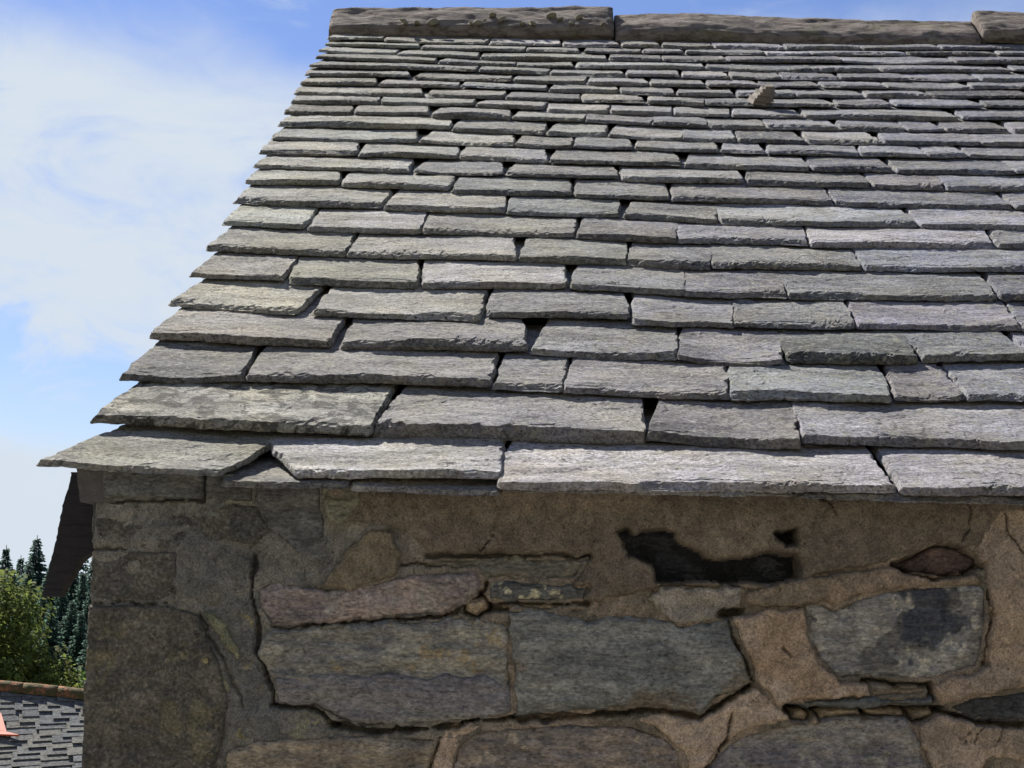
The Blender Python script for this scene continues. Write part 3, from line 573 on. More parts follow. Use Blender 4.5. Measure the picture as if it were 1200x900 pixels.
def piece(name, poly, h0, H, r, big, small, c1, c2, mat, seed, blotch=None, holes=(), crack=True, g=G, warp=0.004, terr=0, sc=0.05, aniso=1.0, drop=9.0, tilt=(0, 0), lay=1.0, spots=()):
    P = np.array(poly); x0, z0 = P.min(0)-0.02; x1, z1 = P.max(0)+0.02
    X, Z = np.meshgrid(np.arange(x0, x1, g), np.arange(z0, z1, g))
    d = sdist(P, X, Z)
    for hp in holes: d = np.minimum(d, -sdist(hp, X, Z))
    d = d+warp*fbm(X/0.03, Z/0.03, seed+1, 4, 0.6)+0.4*warp*fbm(X/0.009, Z/0.009, seed+2, 2)
    dp = np.maximum(d, 0)
    h = h0+H*(1-np.exp(-dp/r))+big*fbm(X/0.10/lay, Z/0.07*lay, seed+3, 3)+small*fbm(X/0.022/lay, Z/0.014*lay, seed+4, 4)
    if terr:
        q = fbm(X/0.20, Z/0.045, seed+5, 4)*3; h = h+terr*(np.floor(q)+smooth(0.7, 1, q-np.floor(q)))
    h = h+tilt[0]*(X-X.mean())+tilt[1]*(Z-Z.mean())
    h = np.where(d < 0, h+d*drop, h)
    if crack: h = cracks(X, Z, h)
    col = colmix(X, Z, c1, c2, seed+6, blotch, sc=sc, aniso=aniso)
    for sx, sz, rx, rz_, sc_ in spots:
        e_ = 1-np.sqrt(((X-sx)/rx)**2+((Z-sz)/rz_)**2)+1.0*fbm(X/0.045, Z/0.045, seed+8, 5, 0.65)
        e_ = smooth(0.0, 0.30, e_)[..., None]*0.92; col = col*(1-e_)+np.array(sc_)*e_
    keep = (d > -0.0055) & (Z < np.where(X < -0.42, 2.366, 2.35))
    kq = keep[:-1, :-1] & keep[1:, :-1] & keep[:-1, 1:] & keep[1:, 1:]
    idx = np.arange(X.size).reshape(X.shape)
    Q = np.stack([idx[:-1, :-1], idx[:-1, 1:], idx[1:, 1:], idx[1:, :-1]], -1)[kq]
    used, inv = np.unique(Q, return_inverse=True)
    V = np.stack([X, -h, Z], -1).reshape(-1, 3)[used]
    return under(obj(name, mesh_np(name, V, inv.reshape(-1, 4), col=col.reshape(-1, 3)[used]), mat), wall or bld)

XL, XR = -0.636, 2.06
TAN = (0.285, 0.228, 0.176); TAN2 = (0.215, 0.174, 0.135); BRN = (0.165, 0.135, 0.095); BRN2 = (0.12, 0.105, 0.082); GRY = (0.145, 0.138, 0.12); GRY2 = (0.105, 0.105, 0.10)
# mortar core of the visible band
X, Z = np.meshgrid(np.arange(XL, XR+G, G*1.15), np.arange(1.70, 2.35, G*1.15))
h = 0.009+0.005*fbm(X/0.12, Z/0.08, 401, 4)+0.004*fbm(X/0.03, Z/0.02, 402, 4)
h = cracks(X, Z, h)
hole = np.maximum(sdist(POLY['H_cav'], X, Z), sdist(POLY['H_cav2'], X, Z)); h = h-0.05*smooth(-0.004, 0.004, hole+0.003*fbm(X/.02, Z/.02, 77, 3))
h[:, 0] = -0.15; h[:, -1] = -0.15
for q in POLY:
    if q[:2] == 'S_': h = h-0.035*(smooth(-0.006, 0.0, sdist(POLY[q], X, Z)) if q in ('S_red', 'S_peb1', 'S_peb2', 'S_peb3', 'S_peb4', 'S_chip1') else smooth(0.004, 0.010, sdist(POLY[q], X, Z)))
g_ = smooth(-0.35, 0.15, X)[..., None]
col = colmix(X, Z, GRY2, GRY, 403, [((0.17, 0.165, 0.12), 0.62, 0.06)])*(1-g_)+colmix(X, Z, BRN2, TAN2, 404)*g_
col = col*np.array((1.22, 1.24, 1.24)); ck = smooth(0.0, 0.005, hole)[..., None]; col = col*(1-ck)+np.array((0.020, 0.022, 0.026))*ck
idx = np.arange(X.size).reshape(X.shape); Q = np.stack([idx[:-1, :-1], idx[:-1, 1:], idx[1:, 1:], idx[1:, :-1]], -1).reshape(-1, 4)
wall = under(obj('masonry_wall', mesh_np('masonry_wall', np.stack([X, -h, Z], -1).reshape(-1, 3), Q, col=col.reshape(-1, 3)), MORTAR), bld)
tag(wall, 'shaded rubble wall under the eaves with crumbling mortar')
PL = POLY
WM = np.array((1.26, 1.27, 1.27)); WK = np.array((1.34, 1.30, 1.22))     # pale dry lime and stone
SG, SG2 = (0.165, 0.175, 0.172), (0.115, 0.125, 0.130)
def st(key, c1, c2, seed, h0=0.001, H=0.012, r=0.003, big=0.005, small=0.0022, **k):
    c1 = tuple(np.array(c1)*WK); c2 = tuple(np.array(c2)*WK)
    return piece('wall_stone', PL[key], h0, H, r, big, small, c1, c2, STONE, seed, crack=False, **k)
st('S_purple', (0.215, 0.185, 0.18), (0.155, 0.14, 0.145), 501, big=0.007, blotch=[((0.27, 0.25, 0.23), 0.35, 0.03)], terr=0.0012)
st('S_ledge', (0.19, 0.19, 0.175), (0.14, 0.145, 0.145), 502, H=0.013, terr=0.0022, big=0.006, blotch=[((0.27, 0.225, 0.15), 0.52, 0.025)], lay=1.4)
st('S_long', (0.155, 0.155, 0.155), (0.125, 0.125, 0.14), 503, H=0.016, terr=0.0008, small=0.0014, lay=1.8, aniso=3)
st('S_right', SG, SG2, 504, H=0.020, big=0.005, small=0.0014, terr=0.0006, lay=1.5, aniso=2.2, blotch=[((0.16, 0.145, 0.12), 0.34, 0.07)])
st('S_lichen', (0.10, 0.105, 0.10), (0.075, 0.08, 0.085), 505, H=0.012, blotch=[((0.42, 0.40, 0.28), 0.30, 0.018)])
st('S_under', (0.13, 0.125, 0.105), (0.10, 0.10, 0.09), 506, h0=-0.002, H=0.008, small=0.004)
st('S_blue', (0.205, 0.205, 0.20), (0.145, 0.15, 0.155), 507, h0=-0.002, H=0.012, small=0.003, big=0.007, blotch=[((0.36, 0.34, 0.29), 0.40, 0.02), ((0.12, 0.12, 0.115), 0.30, 0.06)], spots=[(0.628, 2.165, 0.05, 0.058, (0.05, 0.056, 0.072))])
st('S_red', (0.085, 0.062, 0.06), (0.06, 0.048, 0.05), 508, h0=-0.016, H=0.010)
st('S_thin', (0.095, 0.105, 0.11), (0.07, 0.078, 0.085), 509, h0=0.006, H=0.012, r=0.003, aniso=4)
st('S_wedge', (0.055, 0.058, 0.062), (0.038, 0.042, 0.048), 510, H=0.012, big=0.002, small=0.0008)
st('S_low_r', (0.185, 0.18, 0.175), (0.12, 0.115, 0.125), 511, terr=0.002, small=0.003, lay=1.3, blotch=[((0.24, 0.23, 0.20), 0.42, 0.05)])
st('S_low_m', (0.20, 0.175, 0.155), (0.13, 0.12, 0.115), 512, terr=0.002, small=0.003, lay=1.3, blotch=[((0.28, 0.24, 0.19), 0.40, 0.03)])
st('S_low_l', (0.20, 0.18, 0.15), (0.13, 0.12, 0.105), 513, terr=0.002, small=0.003, lay=1.5)
for i, k in enumerate(('S_peb1', 'S_peb2', 'S_peb3', 'S_peb4', 'S_chip1', 'S_chip2', 'S_mid1')):
    st(k, (0.20, 0.165, 0.125), (0.13, 0.115, 0.095), 520+i, h0=-0.012 if 'peb' in k else -0.002, H=0.012, r=0.004, warp=0.0025)
st('S_slate', (0.085, 0.090, 0.095), (0.065, 0.07, 0.078), 530, h0=0.004, H=0.005, big=0.002, small=0.0006)
st('S_slab2', (0.085, 0.085, 0.082), (0.105, 0.10, 0.09), 531, h0=0.006, H=0.006, big=0.002, small=0.0008)
st('S_green', (0.125, 0.128, 0.102), (0.098, 0.10, 0.086), 532, h0=0.010, H=0.008, small=0.003)
# corner blocks
def qn(key, c1, c2, seed, mat=None, **k):
    a = dict(h0=0.006, H=0.005, r=0.002, big=0.003, small=0.0014, warp=0.002); a.update(k)
    c1 = tuple(np.array(c1)*WK*(0.86, 0.92, 0.97)); c2 = tuple(np.array(c2)*WK*(0.86, 0.92, 0.97))
    return piece('corner_block', PL[key], a.pop('h0'), a.pop('H'), a.pop('r'), a.pop('big'), a.pop('small'), c1, c2, mat or HARL, seed, **a)
qn('Q_slab', (0.095, 0.095, 0.092), (0.08, 0.082, 0.084), 540, STONE, h0=0.016, small=0.0006, crack=False)
qn('Q_slab2', (0.09, 0.088, 0.085), (0.075, 0.077, 0.08), 541, STONE, h0=0.012, small=0.0008)
qn('Q_1', (0.118, 0.108, 0.092), (0.095, 0.092, 0.088), 542)
qn('Q_2', (0.135, 0.122, 0.102), (0.105, 0.10, 0.092), 543, h0=0.008)
qn('Q_2b', (0.12, 0.115, 0.102), (0.10, 0.098, 0.092), 544, MORTAR, h0=0.004, small=0.001)
qn('Q_3', (0.142, 0.128, 0.108), (0.108, 0.10, 0.088), 545, h0=0.012, small=0.0028, blotch=[((0.19, 0.175, 0.12), 0.40, 0.05)])
qn('Q_4', (0.13, 0.115, 0.095), (0.10, 0.09, 0.08), 546, h0=0.010, small=0.0026)
# mortar and render that still clings to the wall
def mo(key, c1, c2, seed, h0=0.006, H=0.008, r=0.0018, big=0.005, small=0.0022, **k):
    c1 = tuple(np.array(c1)*WM); c2 = tuple(np.array(c2)*WM)
    return piece('mortar_patch', PL[key], h0, H, r, big, small, c1, c2, MORTAR, seed, **k)
LICH = (0.24, 0.225, 0.12)
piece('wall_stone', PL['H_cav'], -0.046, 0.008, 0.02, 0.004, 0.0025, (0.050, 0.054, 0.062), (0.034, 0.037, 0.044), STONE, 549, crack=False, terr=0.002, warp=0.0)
mo('M_lich1', (0.17, 0.17, 0.11), (0.12, 0.125, 0.09), 550, small=0.005, blotch=[(LICH, 0.3, 0.02)])
mo('M_lich2', (0.19, 0.18, 0.12), (0.12, 0.125, 0.09), 551, small=0.005, blotch=[(LICH, 0.2, 0.02)])
mo('M_grey', (0.15, 0.145, 0.13), (0.115, 0.115, 0.11), 552, h0=0.0, small=0.0035, blotch=[((0.22, 0.20, 0.12), 0.42, 0.04)])
mo('M_top', (0.106, 0.091, 0.071), (0.150, 0.124, 0.094), 553, h0=0.010, H=0.007, small=0.0016, big=0.006, sc=0.16, holes=[PL['H_cav'], PL['H_cav2'], PL['S_red']])  # brown render, its colour further darkened for the shade under the eaves
mo('M_ochre', (0.15, 0.128, 0.090), (0.115, 0.10, 0.074), 554, h0=0.010)
mo('M_band', (0.20, 0.155, 0.115), (0.15, 0.122, 0.09), 555, h0=0.010)
mo('M_tan', TAN, (0.25, 0.185, 0.13), 556, h0=0.013, H=0.009, small=0.0016)
mo('M_right', TAN2, (0.26, 0.20, 0.145), 557, h0=0.012, small=0.0018, sc=0.09)
mo('M_low', TAN, (0.31, 0.245, 0.185), 558, h0=0.008, small=0.003)
mo('M_low2', TAN, (0.33, 0.255, 0.19), 559, h0=0.006, small=0.003)
mo('M_lowr', TAN2, TAN, 560, h0=0.008)
mo('M_pale', (0.25, 0.225, 0.185), (0.19, 0.175, 0.15), 561, h0=0.010)
# rest of the wall outside the traced stretch: rough courses of rubble
rr = random.Random(21)
def rubble(x0, x1, z0, z1, seed):
    z = z0; i = 0
    while z < z1-0.06:
        hh = min(rr.uniform(0.10, 0.19), z1-z)
        x = x0+rr.uniform(-0.05, 0.05)
        while x < x1-0.08:
            w = min(rr.uniform(0.2, 0.5), x1-x); i += 1
            a = 0.012; p = [(x+a, z+a+rr.uniform(0, .02)), (x+w/2, z+a*rr.uniform(.4, 1.2)), (x+w-a, z+a+rr.uniform(0, .02)), (x+w-a*rr.uniform(.6, 1.6), z+hh*.5), (x+w-a-rr.uniform(0, .02), z+hh-a), (x+w/2, z+hh-a*rr.uniform(.4, 1.2)), (x+a+rr.uniform(0, .02), z+hh-a), (x+a*rr.uniform(.3, 1.4), z+hh*.5)]
            k = rr.uniform(0.8, 1.15); c = rr.choice(((0.16, 0.165, 0.165), (0.19, 0.17, 0.16), (0.14, 0.14, 0.14)))
            piece('wall_stone', p, 0.002, 0.014, 0.006, 0.006, 0.003, tuple(k*v for v in c), tuple(0.72*k*v for v in c), STONE, seed+i*7, crack=False, g=0.008, terr=0.0012)
            x += w
        z += hh
rubble(1.10, XR, 1.72, 2.22, 900)
rubble(0.80, 1.12, 1.72, 2.02, 1300)
rubble(-0.36, 0.80, 1.66, 1.87, 1500)
# lower wall, gable ends and back as one closed shell
zt = e0.z-0.035; yb2 = yb-0.1
def shell():
    xl, xr, y0, y1, zb = XL+0.004, XR, 0.13, yb2, -1.2
    yo = yr; za = zr-0.065
    V = [(xl, y0, zb), (xr, y0, zb), (xr, y1, zb), (xl, y1, zb), (xl, y0, zt), (xr, y0, zt), (xr, y1, zt-0.02), (xl, y1, zt-0.02), (xl, yo, za), (xr, yo, za)]
    F = [[0, 1, 5, 4], [2, 3, 7, 6], [1, 2, 6, 9, 5], [3, 0, 4, 8, 7]]
    me = bpy.data.meshes.new('gable_wall'); me.from_pydata(V, [], F); me.update()
    at = me.color_attributes.new('Col', 'FLOAT_COLOR', 'POINT')
    for q in at.data: q.color = (0.14, 0.125, 0.10, 1)
    return under(obj('gable_wall', me, MORTAR), bld)
shell()
lower = np.meshgrid(np.arange(XL, XR+0.02, 0.02), np.arange(-0.6, 1.72, 0.02)); X, Z = lower
h = -0.004+0.006*fbm(X/0.12, Z/0.08, 411, 4)
h[:, 0] = -0.15; h[:, -1] = -0.15
col = colmix(X, Z, BRN2, TAN2, 414); idx = np.arange(X.size).reshape(X.shape); Q = np.stack([idx[:-1, :-1], idx[:-1, 1:], idx[1:, 1:], idx[1:, :-1]], -1).reshape(-1, 4)
under(obj('lower_wall', mesh_np('lower_wall', np.stack([X, -h, Z], -1).reshape(-1, 3), Q, col=col.reshape(-1, 3)), MORTAR), bld)

# corbelled corner stone under the verge, and the dark timber hanging from it
def loft(name, levels, mat, seed, jit, ny=3):
    """levels: (z, x0, x1, y0, y1) from top to bottom"""
    V = []; Q = []; ring = 4*ny
    for i, (z, x0, x1, y0, y1) in enumerate(levels):
        pts = []
        for k in range(ny): pts.append((x0+(x1-x0)*k/ny, y0))
        for k in range(ny): pts.append((x1, y0+(y1-y0)*k/ny))
        for k in range(ny): pts.append((x1+(x0-x1)*k/ny, y1))
        for k in range(ny): pts.append((x0, y1+(y0-y1)*k/ny))
        cx, cy = (x0+x1)/2, (y0+y1)/2; rnd_ = random.Random(seed*991+i)
        common = rnd_.uniform(-jit, jit)
        for k, (x, y) in enumerate(pts):
            j = common+rnd_.uniform(-jit, jit)*0.6; dx, dy = x-cx, y-cy; ll = math.hypot(dx, dy)+1e-6
            V.append((x+dx/ll*j, y+dy/ll*j, z+rnd_.uniform(-.0006, .0006)))
    for i in range(len(levels)-1):
        for k in range(ring):
            a, b = i*ring+k, i*ring+(k+1) % ring; Q.append((a, a+ring, b+ring, b))
    return under(obj(name, mesh_np(name, V, Q, ngons=[list(range(ring)), list(range((len(levels)-1)*ring, len(levels)*ring))[::-1]], smooth_shade=False), mat), bld)
mm = M('dark_weathered_timber', 0.9, 0.2); n1 = mm.noise(mm.coords((0.5, 0.5, 2.0), False), 60, 6, 0.65, 0.3); mm.bump(n1, 0.8, 0.006); TIMBER = mm.done(mm.mix(n1, (0.016, 0.016, 0.019), (0.042, 0.041, 0.045)))
lefts = sorted([(p[1], p[0]) for p in BRACKET[:8]]); rights = sorted([(p[1], p[0]) for p in BRACKET[8:]])
zz = np.arange(2.372, 2.1735, -0.0045)
li = np.interp(zz, [a for a, _ in lefts], [b for _, b in lefts]); ri = np.interp(zz, [a for a, _ in rights], [b for _, b in rights])
tb = loft('timber_bracket', [(z, a, max(b, a+0.02)+0.06*float(smooth(2.225, 2.285, z)), 0.115, 0.155) for z, a, b in zip(zz, li, ri)], TIMBER, 3, 0.0008)
tag(tb, 'dark ragged timber bracket hanging below the corner of the eaves')
mm = M('dark_corner_stone', 0.9, 0.2); n1 = mm.noise(mm.coords((1, 1, 1), False), 70, 5, 0.65, 0.3); mm.bump(n1, 0.9, 0.008); KN = mm.done(mm.mix(n1, (0.055, 0.055, 0.058), (0.12, 0.115, 0.11)))
zz = np.linspace(2.372, 2.318, 7)
loft('corbel_stone', [(z, -0.664+0.0012*i, -0.602, -0.018+0.0008*i, 0.22) for i, z in enumerate(zz)], KN, 5, 0.0009)

# ------------------------------------------------------------------ ground
def gz(x, y):
    d = np.sqrt(x*x+y*y)
    z = 0.0-0.1*np.abs(x)*0+0.55*smooth(-1.2, -3.5, y)+0.62*np.clip(-(y+5.0), 0, 70)*smooth(-4.5, -9, y)  # unseen rise behind the camera, added to cut low sky light on front faces
    z = z-7.5*smooth(7, 20, y)-2.5*smooth(-1.5, -9, x)*smooth(-4, 3, y)*smooth(30, 10, y)
    z = z-2.5*smooth(30, 60, y)+7*smooth(95, 220, y)+1.6*fbm(x/60, y/60, 31, 3)*smooth(10, 60, d)
    return z
rad = np.concatenate([np.arange(0.5, 12, 0.8), 12*1.16**np.arange(0, 37)]); ang = np.linspace(0, 2*math.pi, 97)[:-1]
Rr, An = np.meshgrid(rad, ang, indexing='ij'); X = Rr*np.cos(An); Y = Rr*np.sin(An)-1.5
V = np.stack([X, Y, gz(X, Y)], -1).reshape(-1, 3); idx = np.arange(X.size).reshape(X.shape)
Q = np.stack([idx[:-1, :], idx[1:, :], np.roll(idx[1:, :], -1, 1), np.roll(idx[:-1, :], -1, 1)], -1).reshape(-1, 4)
mm = M('rough_grass', 0.95, 0.1); a = mm.noise(mm.coords(rand=False), 1.3, 6, 0.65); b = mm.noise(mm.coords(rand=False), 40, 4)
c = mm.mix(a, (0.055, 0.07, 0.03), (0.11, 0.105, 0.06)); mm.bump(b, 0.8, 0.05)
gp = mm.n('ShaderNodeNewGeometry'); ln = mm.n('ShaderNodeVectorMath', operation='LENGTH'); mm.l(gp.outputs['Position'], ln.inputs[0])
bounce_gravel = mm.mix(b, (0.20, 0.175, 0.145), (0.32, 0.29, 0.25)); c = mm.mix(mm.rng(mm.math('ADD', ln.outputs['Value'], mm.rng(a, 0.3, 0.7, -3, 3)), 12.5, 13.5, 0, 1), bounce_gravel, c)  # unseen gravel ring, added to take the green out of the wall's bounce light
gnd = obj('ground', mesh_np('ground', V, Q, ngons=[idx[0].tolist()]), mm.done(c)); tag(gnd, kind='structure')

# ------------------------------------------------------------------ house below, seen past the corner
H0 = Vector((-7.6, 22.0, 0.0))
hs = empty('slate_roofed_house', (-6.6, 24.0, -7.0)); tag(hs, 'low house with a mossy slate roof and terracotta ridge tiles beyond the wall corner', 'house')
bpy.context.view_layer.update()
PB = R(32); CB, SB = math.cos(PB), math.sin(PB)
HM = Matrix(((1, 0, 0, -6.6), (0, CB, -SB, 22.0), (0, SB, CB, 0.62), (0, 0, 0, 1)))    # x, up the slope (0 = ridge), normal
def sag(x): return -0.075*(x+0.2)-0.028*max(0.0, x+0.3)**2*2.0      # the old ridge dips towards its right end
XH0, XH1, VH = -3.6, 4.6, -3.2
def hp(x, v, w):
    k = max(0.0, 1+v/1.3); p = HM @ Vector((x, v, w)); p.z += sag(max(-2.5, min(x, 2.0)))*k; return p
mm = M('house_slate', 0.92, 0.08); oi = mm.n('ShaderNodeObjectInfo'); n1 = mm.noise(mm.coords(), 9, 5, 0.65); n2 = mm.noise(mm.coords(), 5, 5, 0.7, 0.5)
c = mm.mix(1.0, oi.outputs['Color'], mm.grey(mm.rng(n1, 0.3, 0.7, 0.6, 1.4)), 'MULTIPLY'); c = mm.mix(mm.rng(n2, 0.56, 0.60, 0, 0.6), c, (0.22, 0.22, 0.18)); c = mm.mix(mm.rng(n2, 0.43, 0.40, 0, 0.8), c, (0.025, 0.026, 0.018))
mm.bump(n1, 0.5, 0.02); HSL = mm.done(c)
hw = M('house_wall', 0.9); n1 = hw.noise(hw.coords(rand=False), 3, 5); HW = hw.done(hw.mix(n1, (0.20, 0.18, 0.15), (0.32, 0.30, 0.26)))
# walls and roof underlay
ry, rz = 22.0, 0.62; ey = 22.0+CB*VH; ez = 0.62+SB*VH; wy0, wy1 = ey+0.3, 22-(ey+0.3-22)
a0, a1 = -6.6+XH0+0.15, -6.6+XH1-0.15
Vh = [(a0, wy0, -9), (a1, wy0, -9), (a1, wy1, -9), (a0, wy1, -9), (a0, wy0, ez+0.1), (a1, wy0, ez+0.1), (a1, wy1, ez+0.1), (a0, wy1, ez+0.1), (a0, 22, rz-0.35), (a1, 22, rz-0.6)]
me = bpy.data.meshes.new('house_wall'); me.from_pydata(Vh, [], [[0, 1, 5, 4], [2, 3, 7, 6], [1, 2, 6, 9, 5], [3, 0, 4, 8, 7]]); me.update(); under(obj('house_wall', me, HW), hs)
xs = np.linspace(XH0, XH1, 30); V = []; Q = []
vr_ = [0, -0.3, -0.6, -0.9, -1.2, -1.5, VH]; nv = len(vr_)+1
for x in xs:
    p = hp(x, 0, -0.06); V.append(Vector((p.x, 44-ey, ez))); V += [hp(x, v, -0.05) for v in vr_]
for i in range(len(xs)-1):
    for k in range(nv-1): q = i*nv+k; Q.append((q, q+1, q+nv+1, q+nv))
hr = under(obj('house_roof', mesh_np('house_roof', [tuple(v) for v in V], Q), deck_mat), hs)
HEX = 0.140; rr = random.Random(8)
nh = 0
me_s = []
for i in range(4):   # four slate shapes to share: thin, slightly skewed boards with clipped corners
    q = random.Random(50+i); s = 0.0
    pts = [(0.0, 0.0), (0.5, q.uniform(-.02, .02)), (1.0, 0.0), (0.94+q.uniform(-.05, .02), 1.0), (0.0-q.uniform(0, .05), 1.0)]
    V = [(x, y*1.0, 1.0-0.0*y) for x, y in pts]+[(x, y, 0.0) for x, y in pts]
    n = 5; me_s.append(mesh_np('house_slate', V, [(k, k+n, (k+1) % n+n, (k+1) % n) for k in range(n)], ngons=[list(range(n)), list(range(n, 2*n))[::-1]], smooth_shade=False)); me_s[-1].materials.append(HSL)
def house_slate(x, v, w, hgt, mi, colr, lift=0.0):
    p = hp(x, v, 0.012+lift); px_ = hp(x+w, v, 0.012+lift); pu = hp(x-0.62*hgt, v+hgt, -0.006+lift)
    ex = px_-p; eyv = pu-p; ez_ = ex.cross(eyv).normalized()*0.010
    o = bpy.data.objects.new('slate', me_s[mi]); COL.objects.link(o); o.color = (*colr, 1)
    o.matrix_world = Matrix(((ex.x, eyv.x, ez_.x, p.x), (ex.y, eyv.y, ez_.y, p.y), (ex.z, eyv.z, ez_.z, p.z), (0, 0, 0, 1))); return o
hl = []
for k in range(13):
    v = -0.10-HEX*(k+1)
    x = -2.35+rr.uniform(0, 0.3)
    while x < 1.75:
        w = rr.uniform(0.28, 0.48); b = rr.uniform(0.9, 1.1)
        hl.append(house_slate(x, v+rr.uniform(-.006, .006), w-0.012, HEX*1.35, rr.randrange(4), tuple(b*c_ for c_ in rr.choice(((0.12, 0.12, 0.12), (0.13, 0.127, 0.116), (0.108, 0.112, 0.118))))))
        x += w
bpy.context.view_layer.update()
for o in hl: under(o, hr)
# the rest of that roof, out of the picture: plain courses joined
V = []; Q = []
for (xa, xb, k0) in ((XH0, -2.3, 0), (1.72, XH1, 0), (-2.3, 1.72, 13)):
    for k in range(k0, 27):
        v = -0.10-HEX*(k+1)
        if v < VH: break
        ps = [hp(xa, v, .045), hp(xb, v, .045), hp(xb, v+HEX*1.2, .02), hp(xa, v+HEX*1.2, .02), hp(xa, v, .02), hp(xb, v, .02)]
        b = len(V); V += [tuple(p) for p in ps]; Q += [(b, b+1, b+2, b+3), (b+4, b+5, b+1, b)]
o = under(obj('outer_slates', mesh_np('outer_slates', V, Q, smooth_shade=False), HSL, None, (0.14, 0.145, 0.15)), hr); o['kind'] = 'stuff'
mm = M('mossy_terracotta', 0.9, 0.15); n1 = mm.noise(mm.coords((1, 1, 1)), 9, 6, 0.7, 0.5); n2 = mm.noise(mm.coords(), 4, 2)
c = mm.mix(mm.rng(n1, 0.45, 0.52, 0, 1), (0.26, 0.115, 0.065), (0.085, 0.075, 0.035)); mm.bump(n1, 1.0, 0.05); TERRA = mm.done(c)
def ridge_tile(x0, x1):
    V = []; Q = []; na, nx = 9, 7
    for i in range(nx):
        x = x0+(x1-x0)*i/(nx-1); c_ = hp(x, 0, 0)
        for j in range(na):
            a = math.pi*(j/(na-1))*1.12-0.19; rr_ = 0.125+0.008*fbm(np.array([x*6.0]), np.array([j*0.6]), 5, 3)[0]
            V.append((c_.x, c_.y-math.cos(a)*rr_, c_.z-0.035+math.sin(a)*rr_*1.0))
    for i in range(nx-1):
        for j in range(na-1): b = i*na+j; Q.append((b, b+na, b+na+1, b+1))
    return under(obj('ridge_tile', mesh_np('ridge_tile', V, Q, ngons=[list(range(na)), list(range((nx-1)*na, nx*na))[::-1]]), TERRA), hs)
for i in range(13): ridge_tile(-2.9+i*0.52, -2.9+i*0.52+0.515)
# orange sheet patched into the roof
mm = M('orange_red_sheet', 0.6, 0.3); n1 = mm.noise(mm.coords(), 6, 4); RED = mm.done(mm.mix(n1, (0.50, 0.085, 0.04), (0.60, 0.13, 0.065)))
pp = [hp(-2.1, -1.12, .06), hp(-0.56, -1.12, .06), hp(-0.76, -1.06, .06), hp(-0.96, -0.66, .06), hp(-2.1, -0.66, .06)]
nn_ = (HM.to_3x3() @ Vector((0, 0, 1)))*0.03; V = [tuple(p) for p in pp]+[tuple(p-nn_) for p in pp]; n = 5
o = under(obj('patch_sheet', mesh_np('patch_sheet', V, [(k, k+n, (k+1) % n+n, (k+1) % n) for k in range(n)], ngons=[list(range(n)), list(range(n, 2*n))[::-1]], smooth_shade=False), RED), hs)
tag(o, 'bright orange-red sheet let into the slates')

# ------------------------------------------------------------------ trees
def leaf_mat(name, c1, c2, trans=0.25):
    m = M(name, 0.75, 0.15); oi = m.n('ShaderNodeAttribute', attribute_name='Col'); n1 = m.noise(m.coords(rand=False), 0.9, 4)
    c = m.mix(n1, c1, c2); c = m.mix(1.0, c, oi.outputs['Color'], 'MULTIPLY')
    tr = m.n('ShaderNodeBsdfTranslucent'); m.l(c, tr.inputs[0]); mxx = m.n('ShaderNodeMixShader'); mxx.inputs[0].default_value = trans
    m.l(m.b.outputs[0], mxx.inputs[1]); m.l(tr.outputs[0], mxx.inputs[2]); m.l(mxx.outputs[0], m.nt.nodes['Material Output'].inputs[0])
    return m.done(c)
bk = M('bark', 0.95); n1 = bk.noise(bk.coords((1, 1, 0.2)), 20, 4); bk.bump(n1, 0.8, 0.03); BARK = bk.done(bk.mix(n1, (0.05, 0.04, 0.03), (0.12, 0.10, 0.08)))
def tube(paths, nseg=7):
    V = []; Q = []
    for pts in paths:
        b0 = len(V)
        for i, (p, r_) in enumerate(pts):
            d = (pts[min(i+1, len(pts)-1)][0]-pts[max(i-1, 0)][0]).normalized(); a = d.orthogonal().normalized(); b = d.cross(a)
            for k in range(nseg):
                t = 2*math.pi*k/nseg; V.append(tuple(p+(a*math.cos(t)+b*math.sin(t))*r_))
        for i in range(len(pts)-1):
            for k in range(nseg):
                q = b0+i*nseg; Q.append((q+k, q+(k+1) % nseg, q+nseg+(k+1) % nseg, q+nseg+k))
    return V, Q
